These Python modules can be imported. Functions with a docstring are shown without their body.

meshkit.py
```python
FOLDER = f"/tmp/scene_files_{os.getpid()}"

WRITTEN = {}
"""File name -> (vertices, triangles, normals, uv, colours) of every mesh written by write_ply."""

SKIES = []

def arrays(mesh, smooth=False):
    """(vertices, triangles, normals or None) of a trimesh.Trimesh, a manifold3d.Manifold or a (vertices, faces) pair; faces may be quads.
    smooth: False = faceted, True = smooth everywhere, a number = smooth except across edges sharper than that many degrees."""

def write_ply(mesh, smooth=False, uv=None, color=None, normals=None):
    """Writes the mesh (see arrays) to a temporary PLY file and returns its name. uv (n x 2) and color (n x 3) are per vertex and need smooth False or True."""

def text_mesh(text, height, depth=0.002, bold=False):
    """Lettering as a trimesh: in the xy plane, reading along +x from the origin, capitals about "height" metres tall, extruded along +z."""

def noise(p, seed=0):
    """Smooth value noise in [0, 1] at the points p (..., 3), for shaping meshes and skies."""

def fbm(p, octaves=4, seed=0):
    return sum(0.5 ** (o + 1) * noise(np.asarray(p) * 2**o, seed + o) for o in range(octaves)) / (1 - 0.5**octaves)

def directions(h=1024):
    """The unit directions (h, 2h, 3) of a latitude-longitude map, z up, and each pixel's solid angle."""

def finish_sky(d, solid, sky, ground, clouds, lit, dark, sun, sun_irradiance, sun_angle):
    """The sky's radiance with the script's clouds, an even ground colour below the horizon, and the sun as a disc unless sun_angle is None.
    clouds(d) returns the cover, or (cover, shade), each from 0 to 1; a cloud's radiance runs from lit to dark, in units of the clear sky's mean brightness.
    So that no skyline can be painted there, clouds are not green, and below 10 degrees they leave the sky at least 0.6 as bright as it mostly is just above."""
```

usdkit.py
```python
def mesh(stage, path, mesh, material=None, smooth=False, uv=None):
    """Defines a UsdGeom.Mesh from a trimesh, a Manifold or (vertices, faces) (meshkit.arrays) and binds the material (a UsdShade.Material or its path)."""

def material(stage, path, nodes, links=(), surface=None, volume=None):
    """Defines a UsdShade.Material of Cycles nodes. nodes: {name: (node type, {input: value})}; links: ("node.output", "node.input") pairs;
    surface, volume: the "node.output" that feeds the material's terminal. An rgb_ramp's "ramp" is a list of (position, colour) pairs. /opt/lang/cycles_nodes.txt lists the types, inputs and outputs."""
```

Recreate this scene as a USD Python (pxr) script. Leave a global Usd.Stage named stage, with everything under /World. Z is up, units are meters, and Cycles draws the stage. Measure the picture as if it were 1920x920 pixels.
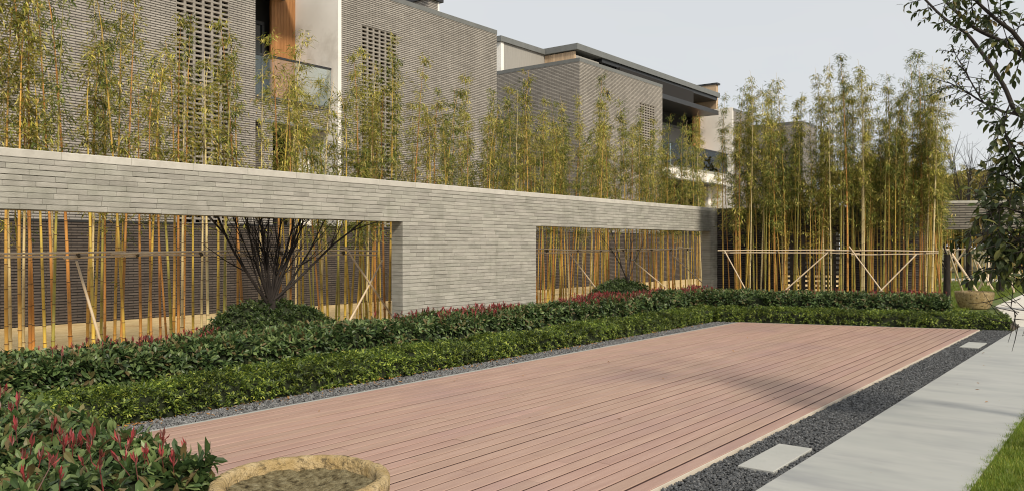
import math, random
import numpy as np
import trimesh
import meshkit
import usdkit
from pxr import Gf, Sdf, Usd, UsdGeom, UsdLux, UsdShade, Vt

stage = Usd.Stage.CreateInMemory()
UsdGeom.SetStageUpAxis(stage, "Z")
UsdGeom.SetStageMetersPerUnit(stage, 1.0)
UsdGeom.Xform.Define(stage, "/World")
UsdGeom.Scope.Define(stage, "/World/Looks")
PI = math.pi

# ------------------------------------------------------------------ camera, sky, sun, exposure
EXPOSURE = 0.22
SUN = np.array([-0.28, -0.74, 0.64]); SUN /= np.linalg.norm(SUN)      # direction towards the sun
SUN_INTENSITY, SUN_ANGLE, SKY_STRENGTH = 0.82, 9.0, 0.092
cam = UsdGeom.Camera.Define(stage, "/World/camera")
yaw = math.radians(37.7)                                               # the wall runs along +x; the view turns 37.7 degrees towards it
m = Gf.Matrix4d(1).SetRotate(Gf.Rotation(Gf.Vec3d(1, 0, 0), 90) * Gf.Rotation(Gf.Vec3d(0, 0, 1), 37.7 - 90))
m.SetTranslateOnly(Gf.Vec3d(0, 0, 1.6))
cam.AddTransformOp().Set(m)
cam.CreateHorizontalApertureAttr(36.0)
cam.CreateVerticalApertureAttr(36.0 * 490 / 1024)
cam.CreateFocalLengthAttr(36.0 * 1550 / 1920)
cam.CreateExposureAttr(EXPOSURE)
cam.CreateClippingRangeAttr(Gf.Vec2f(0.1, 3000))

sky_mat = usdkit.material(stage, "/World/Looks/sky", {
    "sky": ("sky_texture", {"sky_type": "single_scattering", "sun_disc": False, "sun_elevation": math.asin(SUN[2]), "sun_rotation": math.atan2(SUN[0], SUN[1]), "aerosol_density": 2.0, "air_density": 1.0}),
    "tc": ("texture_coordinate", {}),
    "map": ("mapping", {"scale": (1.0, 1.0, 3.0)}),
    "n": ("noise_texture", {"scale": 1.6, "detail": 4.0, "roughness": 0.5}),
    "r": ("map_range", {"from_min": 0.3, "from_max": 0.7, "to_min": 0.87, "to_max": 0.93}),
    "mix": ("mix", {"color2": (7.15, 7.3, 7.4)}),
    "bg": ("background_shader", {"strength": SKY_STRENGTH}),
}, [("tc.generated", "map.vector"), ("map.vector", "n.vector"), ("n.fac", "r.value"), ("r.result", "mix.fac"), ("sky.color", "mix.color1"), ("mix.color", "bg.color")], surface="bg.background")
dome = UsdLux.DomeLight.Define(stage, "/World/sky")
UsdShade.MaterialBindingAPI.Apply(dome.GetPrim()).Bind(sky_mat)
sun = UsdLux.DistantLight.Define(stage, "/World/sun")
sun.CreateIntensityAttr(SUN_INTENSITY); sun.CreateAngleAttr(SUN_ANGLE); sun.CreateNormalizeAttr(True); sun.CreateColorAttr(Gf.Vec3f(1.0, 0.90, 0.74))
zax = Gf.Vec3d(*map(float, SUN)); sun.AddTransformOp().Set(Gf.Matrix4d(1).SetRotate(Gf.Rotation(Gf.Vec3d(0, 0, 1), zax)))


# ------------------------------------------------------------------ helpers: prims
taken = {}


def numbered(parent, name):
    k = taken.get((parent, name), -1) + 1
    taken[(parent, name)] = k
    return f"{parent}/{name}" + (f"_{k:03d}" if k else "")


def data(prim, **kw):
    for k, v in kw.items():
        if v:
            prim.SetCustomDataByKey(k, v)


def thing(name, label, cat, loc=(0, 0, 0), rot=0.0, group=None, kind=None):
    p = numbered("/World", name)
    x = UsdGeom.Xform.Define(stage, p)
    x.AddTranslateOp().Set(Gf.Vec3d(*map(float, loc)))
    if rot:
        x.AddRotateZOp().Set(math.degrees(rot))
    data(x.GetPrim(), label=label, category=cat, group=group, kind=kind)
    return p


def part(parent, name, mb, mat, smooth=False, kind=None, label=None):
    p = numbered(parent, name)
    data(draw_mesh(p, mb, mat, smooth), kind=kind, label=label)
    return p


def draw_mesh(path, mb, mat, smooth=False):
    """One Mesh; what an MB collects keeps a random number per piece for its material."""
    g = usdkit.mesh(stage, path, mb.mesh() if isinstance(mb, MB) else mb, MAT[mat], smooth=smooth)
    if isinstance(mb, MB) and smooth in (False, True):
        UsdGeom.PrimvarsAPI(g).CreatePrimvar("piece", Sdf.ValueTypeNames.FloatArray, "vertex").Set(Vt.FloatArray.FromNumpy(np.concatenate(mb.r).astype(np.float32)))
    return g.GetPrim()


piece_rng = np.random.default_rng(99)


def struct(name, mb, mat, smooth=False, kind="structure", label=None, cat=None):
    p = numbered("/World", name)
    prim = usdkit.mesh(stage, p, mb.mesh() if isinstance(mb, MB) else mb, MAT[mat], smooth=smooth).GetPrim()
    data(prim, kind=kind, label=label, category=cat)
    return p


def copy_of(src, name, label, cat, matrix, group):
    p = numbered("/World", name)
    x = UsdGeom.Xform.Define(stage, p)
    x.GetPrim().GetReferences().AddInternalReference(src)
    x.ClearXformOpOrder()
    x.AddTransformOp().Set(matrix)
    data(x.GetPrim(), label=label, category=cat, group=group)
    x.GetPrim().SetInstanceable(True)
    return p


def scatter(parent, name, protos, pos, quat, scale, index, kind="stuff", label=None):
    """protos: (child name, mesh, material, smooth). One PointInstancer."""
    p = numbered(parent, name)
    pi = UsdGeom.PointInstancer.Define(stage, p)
    paths = []
    for nm, g, mat, sm in protos:
        q = numbered(p, nm)
        draw_mesh(q, g, mat, sm)
        paths.append(Sdf.Path(q))
    pi.CreatePrototypesRel().SetTargets(paths)
    pi.CreateProtoIndicesAttr(Vt.IntArray.FromNumpy(np.asarray(index, np.int32)))
    pi.CreatePositionsAttr(Vt.Vec3fArray.FromNumpy(np.asarray(pos, np.float32)))
    q = np.asarray(quat, float)
    pi.CreateOrientationsAttr(Vt.QuathArray([Gf.Quath(float(a), float(b), float(c), float(d)) for a, b, c, d in q]))
    s = np.asarray(scale, np.float32)
    if s.ndim == 1:
        s = np.repeat(s[:, None], 3, 1)
    pi.CreateScalesAttr(Vt.Vec3fArray.FromNumpy(s))
    data(pi.GetPrim(), kind=kind, label=label)
    return p


def quats(normal, spin):
    """Quaternions (w,x,y,z) that turn +z to each normal after a spin about z."""
    n = normal / np.linalg.norm(normal, axis=1, keepdims=True)
    w = 1 + n[:, 2]
    q1 = np.stack([w, -n[:, 1], n[:, 0], 0 * w], 1)
    bad = w < 1e-4
    q1[bad] = [0, 1, 0, 0]
    q1 /= np.linalg.norm(q1, axis=1, keepdims=True)
    c, s = np.cos(spin / 2), np.sin(spin / 2)
    return np.stack([q1[:, 0] * c - q1[:, 3] * s, q1[:, 1] * c + q1[:, 2] * s, q1[:, 2] * c - q1[:, 1] * s, q1[:, 3] * c + q1[:, 0] * s], 1)


# ------------------------------------------------------------------ helpers: meshes
BOXF = np.array([[0, 2, 1], [0, 3, 2], [4, 5, 6], [4, 6, 7], [0, 1, 5], [0, 5, 4], [1, 2, 6], [1, 6, 5], [2, 3, 7], [2, 7, 6], [3, 0, 4], [3, 4, 7]])


class MB:
    """Collects shapes; mesh() gives (vertices, triangles)."""

    def __init__(self):
        self.v, self.f, self.r, self.n = [], [], [], 0

    def add(self, v, f, rnd=None):
        v, f = np.asarray(v, float), np.asarray(f, int)
        self.v.append(v); self.f.append(f + self.n); self.n += len(v)
        self.r.append(np.full(len(v), piece_rng.random()) if rnd is None else np.asarray(rnd))
        return self

    def mesh(self):
        return np.vstack(self.v), np.vstack(self.f)

    def box(self, x0, y0, z0, x1, y1, z1):
        return self.add([(x0, y0, z0), (x1, y0, z0), (x1, y1, z0), (x0, y1, z0), (x0, y0, z1), (x1, y0, z1), (x1, y1, z1), (x0, y1, z1)], BOXF)

    def obox(self, o, u, w, lo, hi):
        """A box in the frame: origin o, horizontal unit directions u and w, z up."""
        o, u, w = (np.array([*a, 0.0][:3]) for a in (o, u, w))
        c = [(a, b, z) for z in (lo[2], hi[2]) for a, b in ((lo[0], lo[1]), (hi[0], lo[1]), (hi[0], hi[1]), (lo[0], hi[1]))]
        v = [o + u * a + w * b + np.array([0, 0, z]) for a, b, z in c]
        flip = np.cross(u, w)[2] < 0
        return self.add(v, BOXF[:, ::-1] if flip else BOXF)

    def cbox(self, x0, y0, z0, x1, y1, z1, c=0.003):
        """A box whose front (-y) edges are chamfered: 20-odd triangles."""
        r = [(x0, z0), (x1, z0), (x1, z1), (x0, z1)]
        i = [(x0 + c, z0 + c), (x1 - c, z0 + c), (x1 - c, z1 - c), (x0 + c, z1 - c)]
        v = [(a, y0, b) for a, b in i] + [(a, y0 + c, b) for a, b in r] + [(a, y1, b) for a, b in r]
        f = [(0, 1, 2), (0, 2, 3)]
        for k in (0, 4):
            for j in range(4):
                a, b = k + j, k + (j + 1) % 4
                f += [(a, a + 4, b + 4), (a, b + 4, b)]
        f += [(8, 10, 9), (8, 11, 10)]
        return self.add(v, f)

    def prism(self, poly, z0, z1):
        """A convex polygon (counter-clockwise) pulled from z0 to z1."""
        n = len(poly)
        v = [(x, y, z0) for x, y in poly] + [(x, y, z1) for x, y in poly]
        f = [(0, k + 1, k) for k in range(1, n - 1)] + [(n, n + k, n + k + 1) for k in range(1, n - 1)]
        for k in range(n):
            j = (k + 1) % n
            f += [(k, j, n + j), (k, n + j, n + k)]
        return self.add(v, f)

    def tube(self, pts, radii, sides=6, cap=True):
        p = np.asarray(pts, float)
        r = np.broadcast_to(radii, (len(p),))
        t = np.gradient(p, axis=0); t /= np.linalg.norm(t, axis=1, keepdims=True) + 1e-12
        a = np.cross(t, np.where(np.abs(t[:, 2:]) < 0.9, [0, 0, 1.0], [1.0, 0, 0])); a /= np.linalg.norm(a, axis=1, keepdims=True) + 1e-12
        for k in range(1, len(a)):                                    # carry the frame along so that the tube does not twist
            b = a[k - 1] - t[k] * (a[k - 1] @ t[k]); nb = np.linalg.norm(b)
            if nb > 1e-6:
                a[k] = b / nb
        b = np.cross(t, a)
        ang = np.arange(sides) * 2 * PI / sides
        v = (p[:, None] + r[:, None, None] * (np.cos(ang)[None, :, None] * a[:, None] + np.sin(ang)[None, :, None] * b[:, None])).reshape(-1, 3)
        i, j = np.meshgrid(np.arange(len(p) - 1), np.arange(sides), indexing="ij")
        q = np.stack([i * sides + j, i * sides + (j + 1) % sides, (i + 1) * sides + (j + 1) % sides, (i + 1) * sides + j], -1).reshape(-1, 4)
        f = np.vstack([q[:, [0, 1, 2]], q[:, [0, 2, 3]]])
        if cap:
            n = len(v)
            v = np.vstack([v, p[:1], p[-1:]])
            k = np.arange(sides)
            f = np.vstack([f, np.stack([k * 0 + n, (k + 1) % sides, k], 1), np.stack([k * 0 + n + 1, n - sides + k, n - sides + (k + 1) % sides], 1)])
        return self.add(v, f)

    def leaf(self, base, along, up, L, W, fold=0.25, curl=0.2, n=2, wide=0.45):
        """One leaf: folded along its midrib and curled down towards the tip."""
        along = along / np.linalg.norm(along)
        side = np.cross(along, up); side /= np.linalg.norm(side) + 1e-9
        nrm = np.cross(side, along)
        rows = [base]
        for k in range(1, n + 1):
            t = k / (n + 1)
            w = W / 2 * math.sin(PI * t ** (math.log(0.5) / math.log(wide)))
            c = base + along * (L * t) - nrm * (curl * L * t * t)
            rows += [c - side * w + nrm * (fold * w), c, c + side * w + nrm * (fold * w)]
        rows.append(base + along * L * 0.97 - nrm * (curl * L))
        f = [(0, 1, 2), (0, 2, 3)]
        for k in range(n - 1):
            a = 1 + 3 * k
            f += [(a, a + 3, a + 4), (a, a + 4, a + 1), (a + 1, a + 4, a + 5), (a + 1, a + 5, a + 2)]
        a, e = 1 + 3 * (n - 1), 1 + 3 * n
        f += [(a, e, a + 1), (a + 1, e, a + 2)]
        return self.add(rows, f)


def unit(*v):
    v = np.array(v, float)
    return v / (np.linalg.norm(v) + 1e-12)


# ------------------------------------------------------------------ materials
MAT = {}


def surface(name, stops, scale=6.0, stretch=(1, 1, 1), rough=0.8, spec=0.3, bump=0.0, bump_scale=60.0, island=0.0, obj=0.0, hue=0.0, second=None, detail=5.0, streak=(1, 1, 1)):
    """Colour from a world-space noise, varied per island and per object, with a fine bump. second: (colour, scale, low, high) stains."""
    N = {"geo": ("geometry", {}), "map": ("mapping", {"scale": stretch}), "n": ("noise_texture", {"scale": scale, "detail": detail, "roughness": 0.6}), "ramp": ("rgb_ramp", {"ramp": stops}),
         "p": ("principled_bsdf", {"roughness": rough, "specular_ior_level": spec})}
    Lk = [("geo.position", "map.vector"), ("map.vector", "n.vector"), ("n.fac", "ramp.fac")]
    out = "ramp.color"
    if second:
        col, sc, lo, hi = second
        N.update({"sn": ("noise_texture", {"scale": sc, "detail": 4.0, "roughness": 0.65}), "smap": ("mapping", {"scale": streak}), "sr": ("map_range", {"from_min": lo, "from_max": hi, "clamp": True}), "sm": ("mix", {"color2": col})})
        Lk += [("geo.position", "smap.vector"), ("smap.vector", "sn.vector"), ("sn.fac", "sr.value"), ("sr.result", "sm.fac"), (out, "sm.color1")]
        out = "sm.color"
    if island:
        N["at"] = ("attribute", {"attribute": "piece"})
    for key, src, amt in (("i", "at.fac", island), ("o", "oi.random", obj)):
        if amt:
            if key == "o":
                N["oi"] = ("object_info", {})
            N[key + "r"] = ("map_range", {"to_min": 1 - amt, "to_max": 1 + amt})
            N[key + "h"] = ("hsv", {})
            Lk += [(src, key + "r.value"), (key + "r.result", key + "h.value"), (out, key + "h.color")]
            if hue:
                N[key + "q"] = ("math", {"math_type": "multiply", "value2": 7.31}); N[key + "w"] = ("math", {"math_type": "fraction"})
                N[key + "u"] = ("map_range", {"to_min": 0.5 - hue, "to_max": 0.5 + hue})
                Lk += [(src, key + "q.value1"), (key + "q.value", key + "w.value1"), (key + "w.value", key + "u.value"), (key + "u.result", key + "h.hue")]
            out = key + "h.color"
    Lk.append((out, "p.base_color"))
    if bump:
        N["bn"] = ("noise_texture", {"scale": bump_scale, "detail": 4.0, "roughness": 0.6}); N["b"] = ("bump", {"strength": 1.0, "distance": bump})
        Lk += [("map.vector", "bn.vector"), ("bn.fac", "b.height"), ("b.normal", "p.normal")]
    MAT[name] = usdkit.material(stage, "/World/Looks/" + name, N, Lk, surface="p.BSDF")


def brickwork(name, axis, c1, c2, mortar, width=0.24, row=0.0578, mort=0.0105, rough=0.85, stain=None):
    """Small far-off brick courses on a wall that runs along x or y."""
    N = {"geo": ("geometry", {}), "sep": ("separate_xyz", {}), "com": ("combine_xyz", {}), "sx": ("math", {"math_type": "multiply", "value2": 2.6}), "br": ("brick_texture", {"color1": c1, "color2": c2, "mortar": mortar, "scale": 1.0, "mortar_size": mort, "mortar_smooth": 0.15, "brick_width": width * 2.6, "row_height": row, "bias": 0.0}),
         "nm": ("mapping", {"scale": (1.2, 1.2, 0.3)}), "n": ("noise_texture", {"scale": 1.3, "detail": 6.0, "roughness": 0.7}), "nr": ("map_range", {"from_min": 0.25, "from_max": 0.75, "to_min": 0.78, "to_max": 1.2}), "h": ("hsv", {}),
         "inv": ("math", {"math_type": "subtract", "value1": 1.0}), "b": ("bump", {"strength": 1.0, "distance": 0.008}), "p": ("principled_bsdf", {"roughness": rough, "specular_ior_level": 0.25})}
    Lk = [("geo.position", "sep.vector"), (f"sep.{axis}", "sx.value1"), ("sx.value", "com.x"), ("sep.z", "com.y"), ("com.vector", "br.vector"), ("geo.position", "nm.vector"), ("nm.vector", "n.vector"), ("n.fac", "nr.value"), ("nr.result", "h.value"), ("br.color", "h.color"), ("h.color", "p.base_color"),
          ("br.fac", "inv.value2"), ("inv.value", "b.height"), ("b.normal", "p.normal")]
    MAT[name] = usdkit.material(stage, "/World/Looks/" + name, N, Lk, surface="p.BSDF")


def leafy(name, stops, obj=0.25, rough=0.45, spec=0.4, trans=0.25, scale=1.5):
    """Leaves: a colour per leaf and per copy, larger light and dark clumps, some light through."""
    N = {"geo": ("geometry", {}), "oi": ("object_info", {}), "ramp": ("rgb_ramp", {"ramp": stops}), "n": ("noise_texture", {"scale": scale, "detail": 2.0}), "nr": ("map_range", {"from_min": 0.3, "from_max": 0.7, "to_min": 1 - obj, "to_max": 1 + obj}), "h": ("hsv", {}),
         "p": ("principled_bsdf", {"roughness": rough, "specular_ior_level": spec}), "t": ("translucent_bsdf", {}), "mx": ("mix_closure", {"fac": trans})}
    N["at"] = ("attribute", {"attribute": "piece"})
    Lk = [("at.fac", "ramp.fac"), ("geo.position", "n.vector"), ("n.fac", "nr.value"), ("nr.result", "h.value"), ("ramp.color", "h.color"), ("h.color", "p.base_color"), ("h.color", "t.color"), ("p.BSDF", "mx.closure1"), ("t.BSDF", "mx.closure2")]
    MAT[name] = usdkit.material(stage, "/World/Looks/" + name, N, Lk, surface="mx.closure")


def plain(name, col, rough=0.5, spec=0.4, metallic=0.0):
    MAT[name] = usdkit.material(stage, "/World/Looks/" + name, {"p": ("principled_bsdf", {"base_color": col, "roughness": rough, "specular_ior_level": spec, "metallic": metallic})}, [], surface="p.BSDF")


surface("soil", [(0.3, (0.055, 0.042, 0.03)), (0.7, (0.12, 0.09, 0.06))], 8, bump=0.01)
surface("sand", [(0.3, (0.50, 0.36, 0.17)), (0.55, (0.64, 0.48, 0.25)), (0.75, (0.72, 0.57, 0.33))], 5, stretch=(0.6, 1.6, 1), bump=0.05, bump_scale=6, second=((0.45, 0.29, 0.13), 1.2, 0.52, 0.75))
surface("wall_brick", [(0.25, (0.275, 0.264, 0.228)), (0.5, (0.355, 0.34, 0.297)), (0.75, (0.425, 0.408, 0.36))], 3.5, stretch=(1, 1, 5), rough=0.85, bump=0.004, bump_scale=45, island=0.12, obj=0.0, hue=0.012, second=((0.215, 0.21, 0.17), 2.2, 0.5, 0.85), streak=(1, 1, 0.3))
surface("wall_brick_single", [(0.25, (0.275, 0.264, 0.228)), (0.5, (0.355, 0.34, 0.297)), (0.75, (0.425, 0.408, 0.36))], 3.5, stretch=(1, 1, 5), rough=0.85, bump=0.004, bump_scale=45, island=0.12, obj=0.0, hue=0.012, second=((0.215, 0.21, 0.17), 2.2, 0.5, 0.85), streak=(1, 1, 0.3))
surface("mortar", [(0.3, (0.13, 0.12, 0.10)), (0.7, (0.23, 0.21, 0.175))], 20)
surface("coping_stone", [(0.3, (0.44, 0.42, 0.37)), (0.7, (0.55, 0.525, 0.47))], 5, bump=0.002, island=0.05, second=((0.33, 0.31, 0.27), 2.2, 0.55, 0.8))
for nm, ax in (("house_brick", "x"), ("house_brick_side", "y")):
    brickwork(nm, ax, (0.305, 0.28, 0.25), (0.385, 0.355, 0.318), (0.058, 0.052, 0.047))
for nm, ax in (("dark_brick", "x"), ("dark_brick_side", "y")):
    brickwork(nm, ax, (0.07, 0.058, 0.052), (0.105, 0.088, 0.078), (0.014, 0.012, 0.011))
brickwork("mid_brick", "y", (0.19, 0.17, 0.145), (0.25, 0.225, 0.19), (0.05, 0.044, 0.038))
surface("lattice_brick", [(0.3, (0.235, 0.213, 0.187)), (0.7, (0.30, 0.274, 0.24))], 6, island=0.12)
surface("dark_lattice_brick", [(0.3, (0.09, 0.078, 0.068)), (0.7, (0.14, 0.12, 0.105))], 6, island=0.2)
surface("grey_metal", [(0.3, (0.14, 0.145, 0.14)), (0.7, (0.17, 0.175, 0.17))], 3, rough=0.45)
surface("dark_metal", [(0.3, (0.025, 0.026, 0.028)), (0.7, (0.035, 0.036, 0.038))], 3, rough=0.4)
surface("grey_panel", [(0.3, (0.29, 0.275, 0.25)), (0.7, (0.34, 0.325, 0.295))], 2, stretch=(9, 9, 0.4), rough=0.7)
surface("white_render", [(0.3, (0.80, 0.765, 0.71)), (0.7, (0.87, 0.835, 0.78))], 1.4, rough=0.85, second=((0.55, 0.51, 0.45), 0.9, 0.55, 0.8))
surface("warm_wood", [(0.3, (0.30, 0.13, 0.045)), (0.7, (0.47, 0.23, 0.09))], 5, stretch=(8, 8, 0.5), rough=0.5, island=0.15)
surface("pale_wood", [(0.3, (0.42, 0.29, 0.18)), (0.7, (0.56, 0.42, 0.28))], 5, stretch=(8, 8, 0.5), rough=0.6, island=0.2)
plain("shade_black", (0.02, 0.018, 0.017), 0.9)  # near-black paints the shade behind screens, in the recess, under the roof
surface("deck_wood", [(0.2, (0.315, 0.198, 0.155)), (0.5, (0.365, 0.24, 0.19)), (0.8, (0.42, 0.29, 0.232))], 5, stretch=(0.3, 3, 1), rough=0.62, spec=0.35, bump=0.0015, bump_scale=35, island=0.05, hue=0.006, second=((0.31, 0.205, 0.18), 0.55, 0.48, 0.75))
surface("edging", [(0.3, (0.50, 0.44, 0.36)), (0.7, (0.62, 0.56, 0.47))], 6, rough=0.6)
surface("joist", [(0.3, (0.028, 0.011, 0.008)), (0.7, (0.055, 0.024, 0.018))], 6)
surface("gravel", [(0.3, (0.022, 0.025, 0.028)), (0.5, (0.055, 0.058, 0.062)), (0.66, (0.13, 0.13, 0.13)), (0.8, (0.38, 0.37, 0.34))], 55, rough=0.6, spec=0.5, island=0.55)
surface("grey_gravel", [(0.3, (0.06, 0.063, 0.066)), (0.5, (0.14, 0.142, 0.145)), (0.66, (0.24, 0.238, 0.23)), (0.8, (0.45, 0.44, 0.41))], 55, rough=0.6, spec=0.4, island=0.5)
surface("gravel_bed", [(0.3, (0.03, 0.032, 0.034)), (0.7, (0.09, 0.09, 0.09))], 60)
surface("path_stone", [(0.25, (0.315, 0.325, 0.31)), (0.5, (0.36, 0.365, 0.345)), (0.8, (0.41, 0.41, 0.385))], 1.2, stretch=(2.2, 0.7, 1), rough=0.5, spec=0.4, bump=0.001, bump_scale=50, second=((0.235, 0.24, 0.245), 0.9, 0.48, 0.8), streak=(2.5, 0.8, 1))
surface("slab_stone", [(0.3, (0.33, 0.335, 0.315)), (0.7, (0.40, 0.40, 0.375))], 3, rough=0.6, bump=0.001)
surface("pale_path", [(0.3, (0.52, 0.49, 0.43)), (0.7, (0.62, 0.59, 0.53))], 2, rough=0.8)
surface("lawn", [(0.3, (0.055, 0.085, 0.02)), (0.7, (0.12, 0.16, 0.035))], 5, bump=0.02, bump_scale=30, second=((0.16, 0.15, 0.05), 0.9, 0.5, 0.75))
surface("dry_ground", [(0.3, (0.10, 0.09, 0.045)), (0.7, (0.20, 0.17, 0.08))], 2, bump=0.02)
surface("bowl_stone", [(0.2, (0.17, 0.115, 0.05)), (0.42, (0.38, 0.275, 0.13)), (0.6, (0.47, 0.36, 0.20)), (0.8, (0.56, 0.46, 0.30))], 11, rough=0.95, spec=0.15, bump=0.03, bump_scale=42, second=((0.15, 0.115, 0.065), 20, 0.54, 0.64), detail=9)
surface("culm_gold", [(0.3, (0.50, 0.28, 0.045)), (0.5, (0.60, 0.38, 0.075)), (0.7, (0.48, 0.35, 0.09))], 3.5, rough=0.42, spec=0.4, island=0.2, hue=0.012, second=((0.33, 0.22, 0.08), 5.0, 0.55, 0.75))
surface("culm_orange", [(0.3, (0.52, 0.215, 0.05)), (0.7, (0.60, 0.31, 0.085))], 3.5, rough=0.42, spec=0.4, island=0.2, second=((0.32, 0.19, 0.08), 5.0, 0.55, 0.75))
surface("culm_green", [(0.3, (0.22, 0.215, 0.045)), (0.7, (0.38, 0.31, 0.07))], 3.5, rough=0.45, spec=0.4, island=0.2, second=((0.28, 0.22, 0.10), 5.0, 0.52, 0.72))
surface("culm_pale", [(0.3, (0.58, 0.46, 0.22)), (0.7, (0.66, 0.54, 0.29))], 3.5, rough=0.4, spec=0.4, island=0.15)
plain("node_ring", (0.16, 0.085, 0.03), 0.6, 0.3)
surface("pole", [(0.3, (0.62, 0.47, 0.31)), (0.7, (0.78, 0.63, 0.45))], 5, rough=0.5, island=0.12)
surface("rope", [(0.3, (0.05, 0.04, 0.03)), (0.7, (0.10, 0.08, 0.05))], 30)
surface("bark_dark", [(0.3, (0.012, 0.009, 0.008)), (0.7, (0.034, 0.026, 0.021))], 14, stretch=(1, 1, 0.3), bump=0.01, bump_scale=40)
surface("bark_pale", [(0.3, (0.16, 0.125, 0.09)), (0.7, (0.27, 0.22, 0.16))], 8, bump=0.005)
surface("twig", [(0.3, (0.10, 0.075, 0.05)), (0.7, (0.2, 0.15, 0.09))], 6)
leafy("bamboo_leaf", [(0.0, (0.08, 0.105, 0.022)), (0.3, (0.23, 0.245, 0.042)), (0.6, (0.46, 0.42, 0.085)), (0.88, (0.64, 0.55, 0.17)), (1.0, (0.62, 0.42, 0.18))], rough=0.6, spec=0.2, trans=0.3)
leafy("bamboo_leaf_dark", [(0.0, (0.045, 0.075, 0.02)), (0.5, (0.15, 0.19, 0.04)), (0.85, (0.35, 0.36, 0.085)), (1.0, (0.54, 0.44, 0.15))], rough=0.6, spec=0.2, trans=0.3)
leafy("azalea_leaf", [(0.0, (0.02, 0.04, 0.007)), (0.45, (0.08, 0.122, 0.018)), (0.8, (0.20, 0.26, 0.035)), (1.0, (0.32, 0.36, 0.06))], obj=0.45, rough=0.45, spec=0.35, trans=0.2, scale=2.2)
leafy("dark_shrub_leaf", [(0.0, (0.015, 0.03, 0.008)), (0.6, (0.04, 0.068, 0.018)), (1.0, (0.11, 0.15, 0.04))], obj=0.3, rough=0.45, spec=0.35, trans=0.15, scale=3)
leafy("photinia_leaf", [(0.0, (0.022, 0.045, 0.015)), (0.5, (0.065, 0.108, 0.032)), (0.93, (0.16, 0.215, 0.075)), (0.97, (0.12, 0.125, 0.045)), (1.0, (0.12, 0.085, 0.035))], obj=0.35, rough=0.42, spec=0.35, trans=0.15, scale=3)
leafy("photinia_shoot", [(0.0, (0.10, 0.035, 0.025)), (0.5, (0.20, 0.045, 0.04)), (0.8, (0.34, 0.05, 0.055)), (1.0, (0.42, 0.14, 0.10))], obj=0.3, rough=0.4, trans=0.25, scale=3)
leafy("magnolia_leaf", [(0.0, (0.02, 0.032, 0.010)), (0.6, (0.05, 0.068, 0.018)), (0.9, (0.11, 0.12, 0.03)), (1.0, (0.22, 0.15, 0.05))], obj=0.3, rough=0.42, spec=0.35, trans=0.2, scale=2)
leafy("tree_leaf", [(0.0, (0.09, 0.085, 0.02)), (0.5, (0.19, 0.165, 0.04)), (0.9, (0.33, 0.26, 0.07)), (1.0, (0.40, 0.28, 0.10))], obj=0.45, rough=0.7, spec=0.15, trans=0.3, scale=0.5)
leafy("grass_blade", [(0.0, (0.08, 0.13, 0.012)), (0.6, (0.17, 0.235, 0.025)), (1.0, (0.34, 0.33, 0.06))], obj=0.3, trans=0.35)
leafy("fallen_leaf", [(0.0, (0.30, 0.13, 0.03)), (0.6, (0.42, 0.24, 0.06)), (1.0, (0.30, 0.26, 0.12))], trans=0.1)
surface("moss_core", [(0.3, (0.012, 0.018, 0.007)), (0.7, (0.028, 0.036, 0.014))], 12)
MAT["glass"] = usdkit.material(stage, "/World/Looks/glass", {"f": ("fresnel", {"IOR": 1.5}), "t": ("transparent_bsdf", {"color": (0.93, 0.96, 0.93)}), "g": ("glossy_bsdf", {"color": (0.9, 0.95, 0.95), "roughness": 0.02}), "m": ("mix_closure", {})},
                               [("f.fac", "m.fac"), ("t.BSDF", "m.closure1"), ("g.BSDF", "m.closure2")], surface="m.closure")
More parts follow.
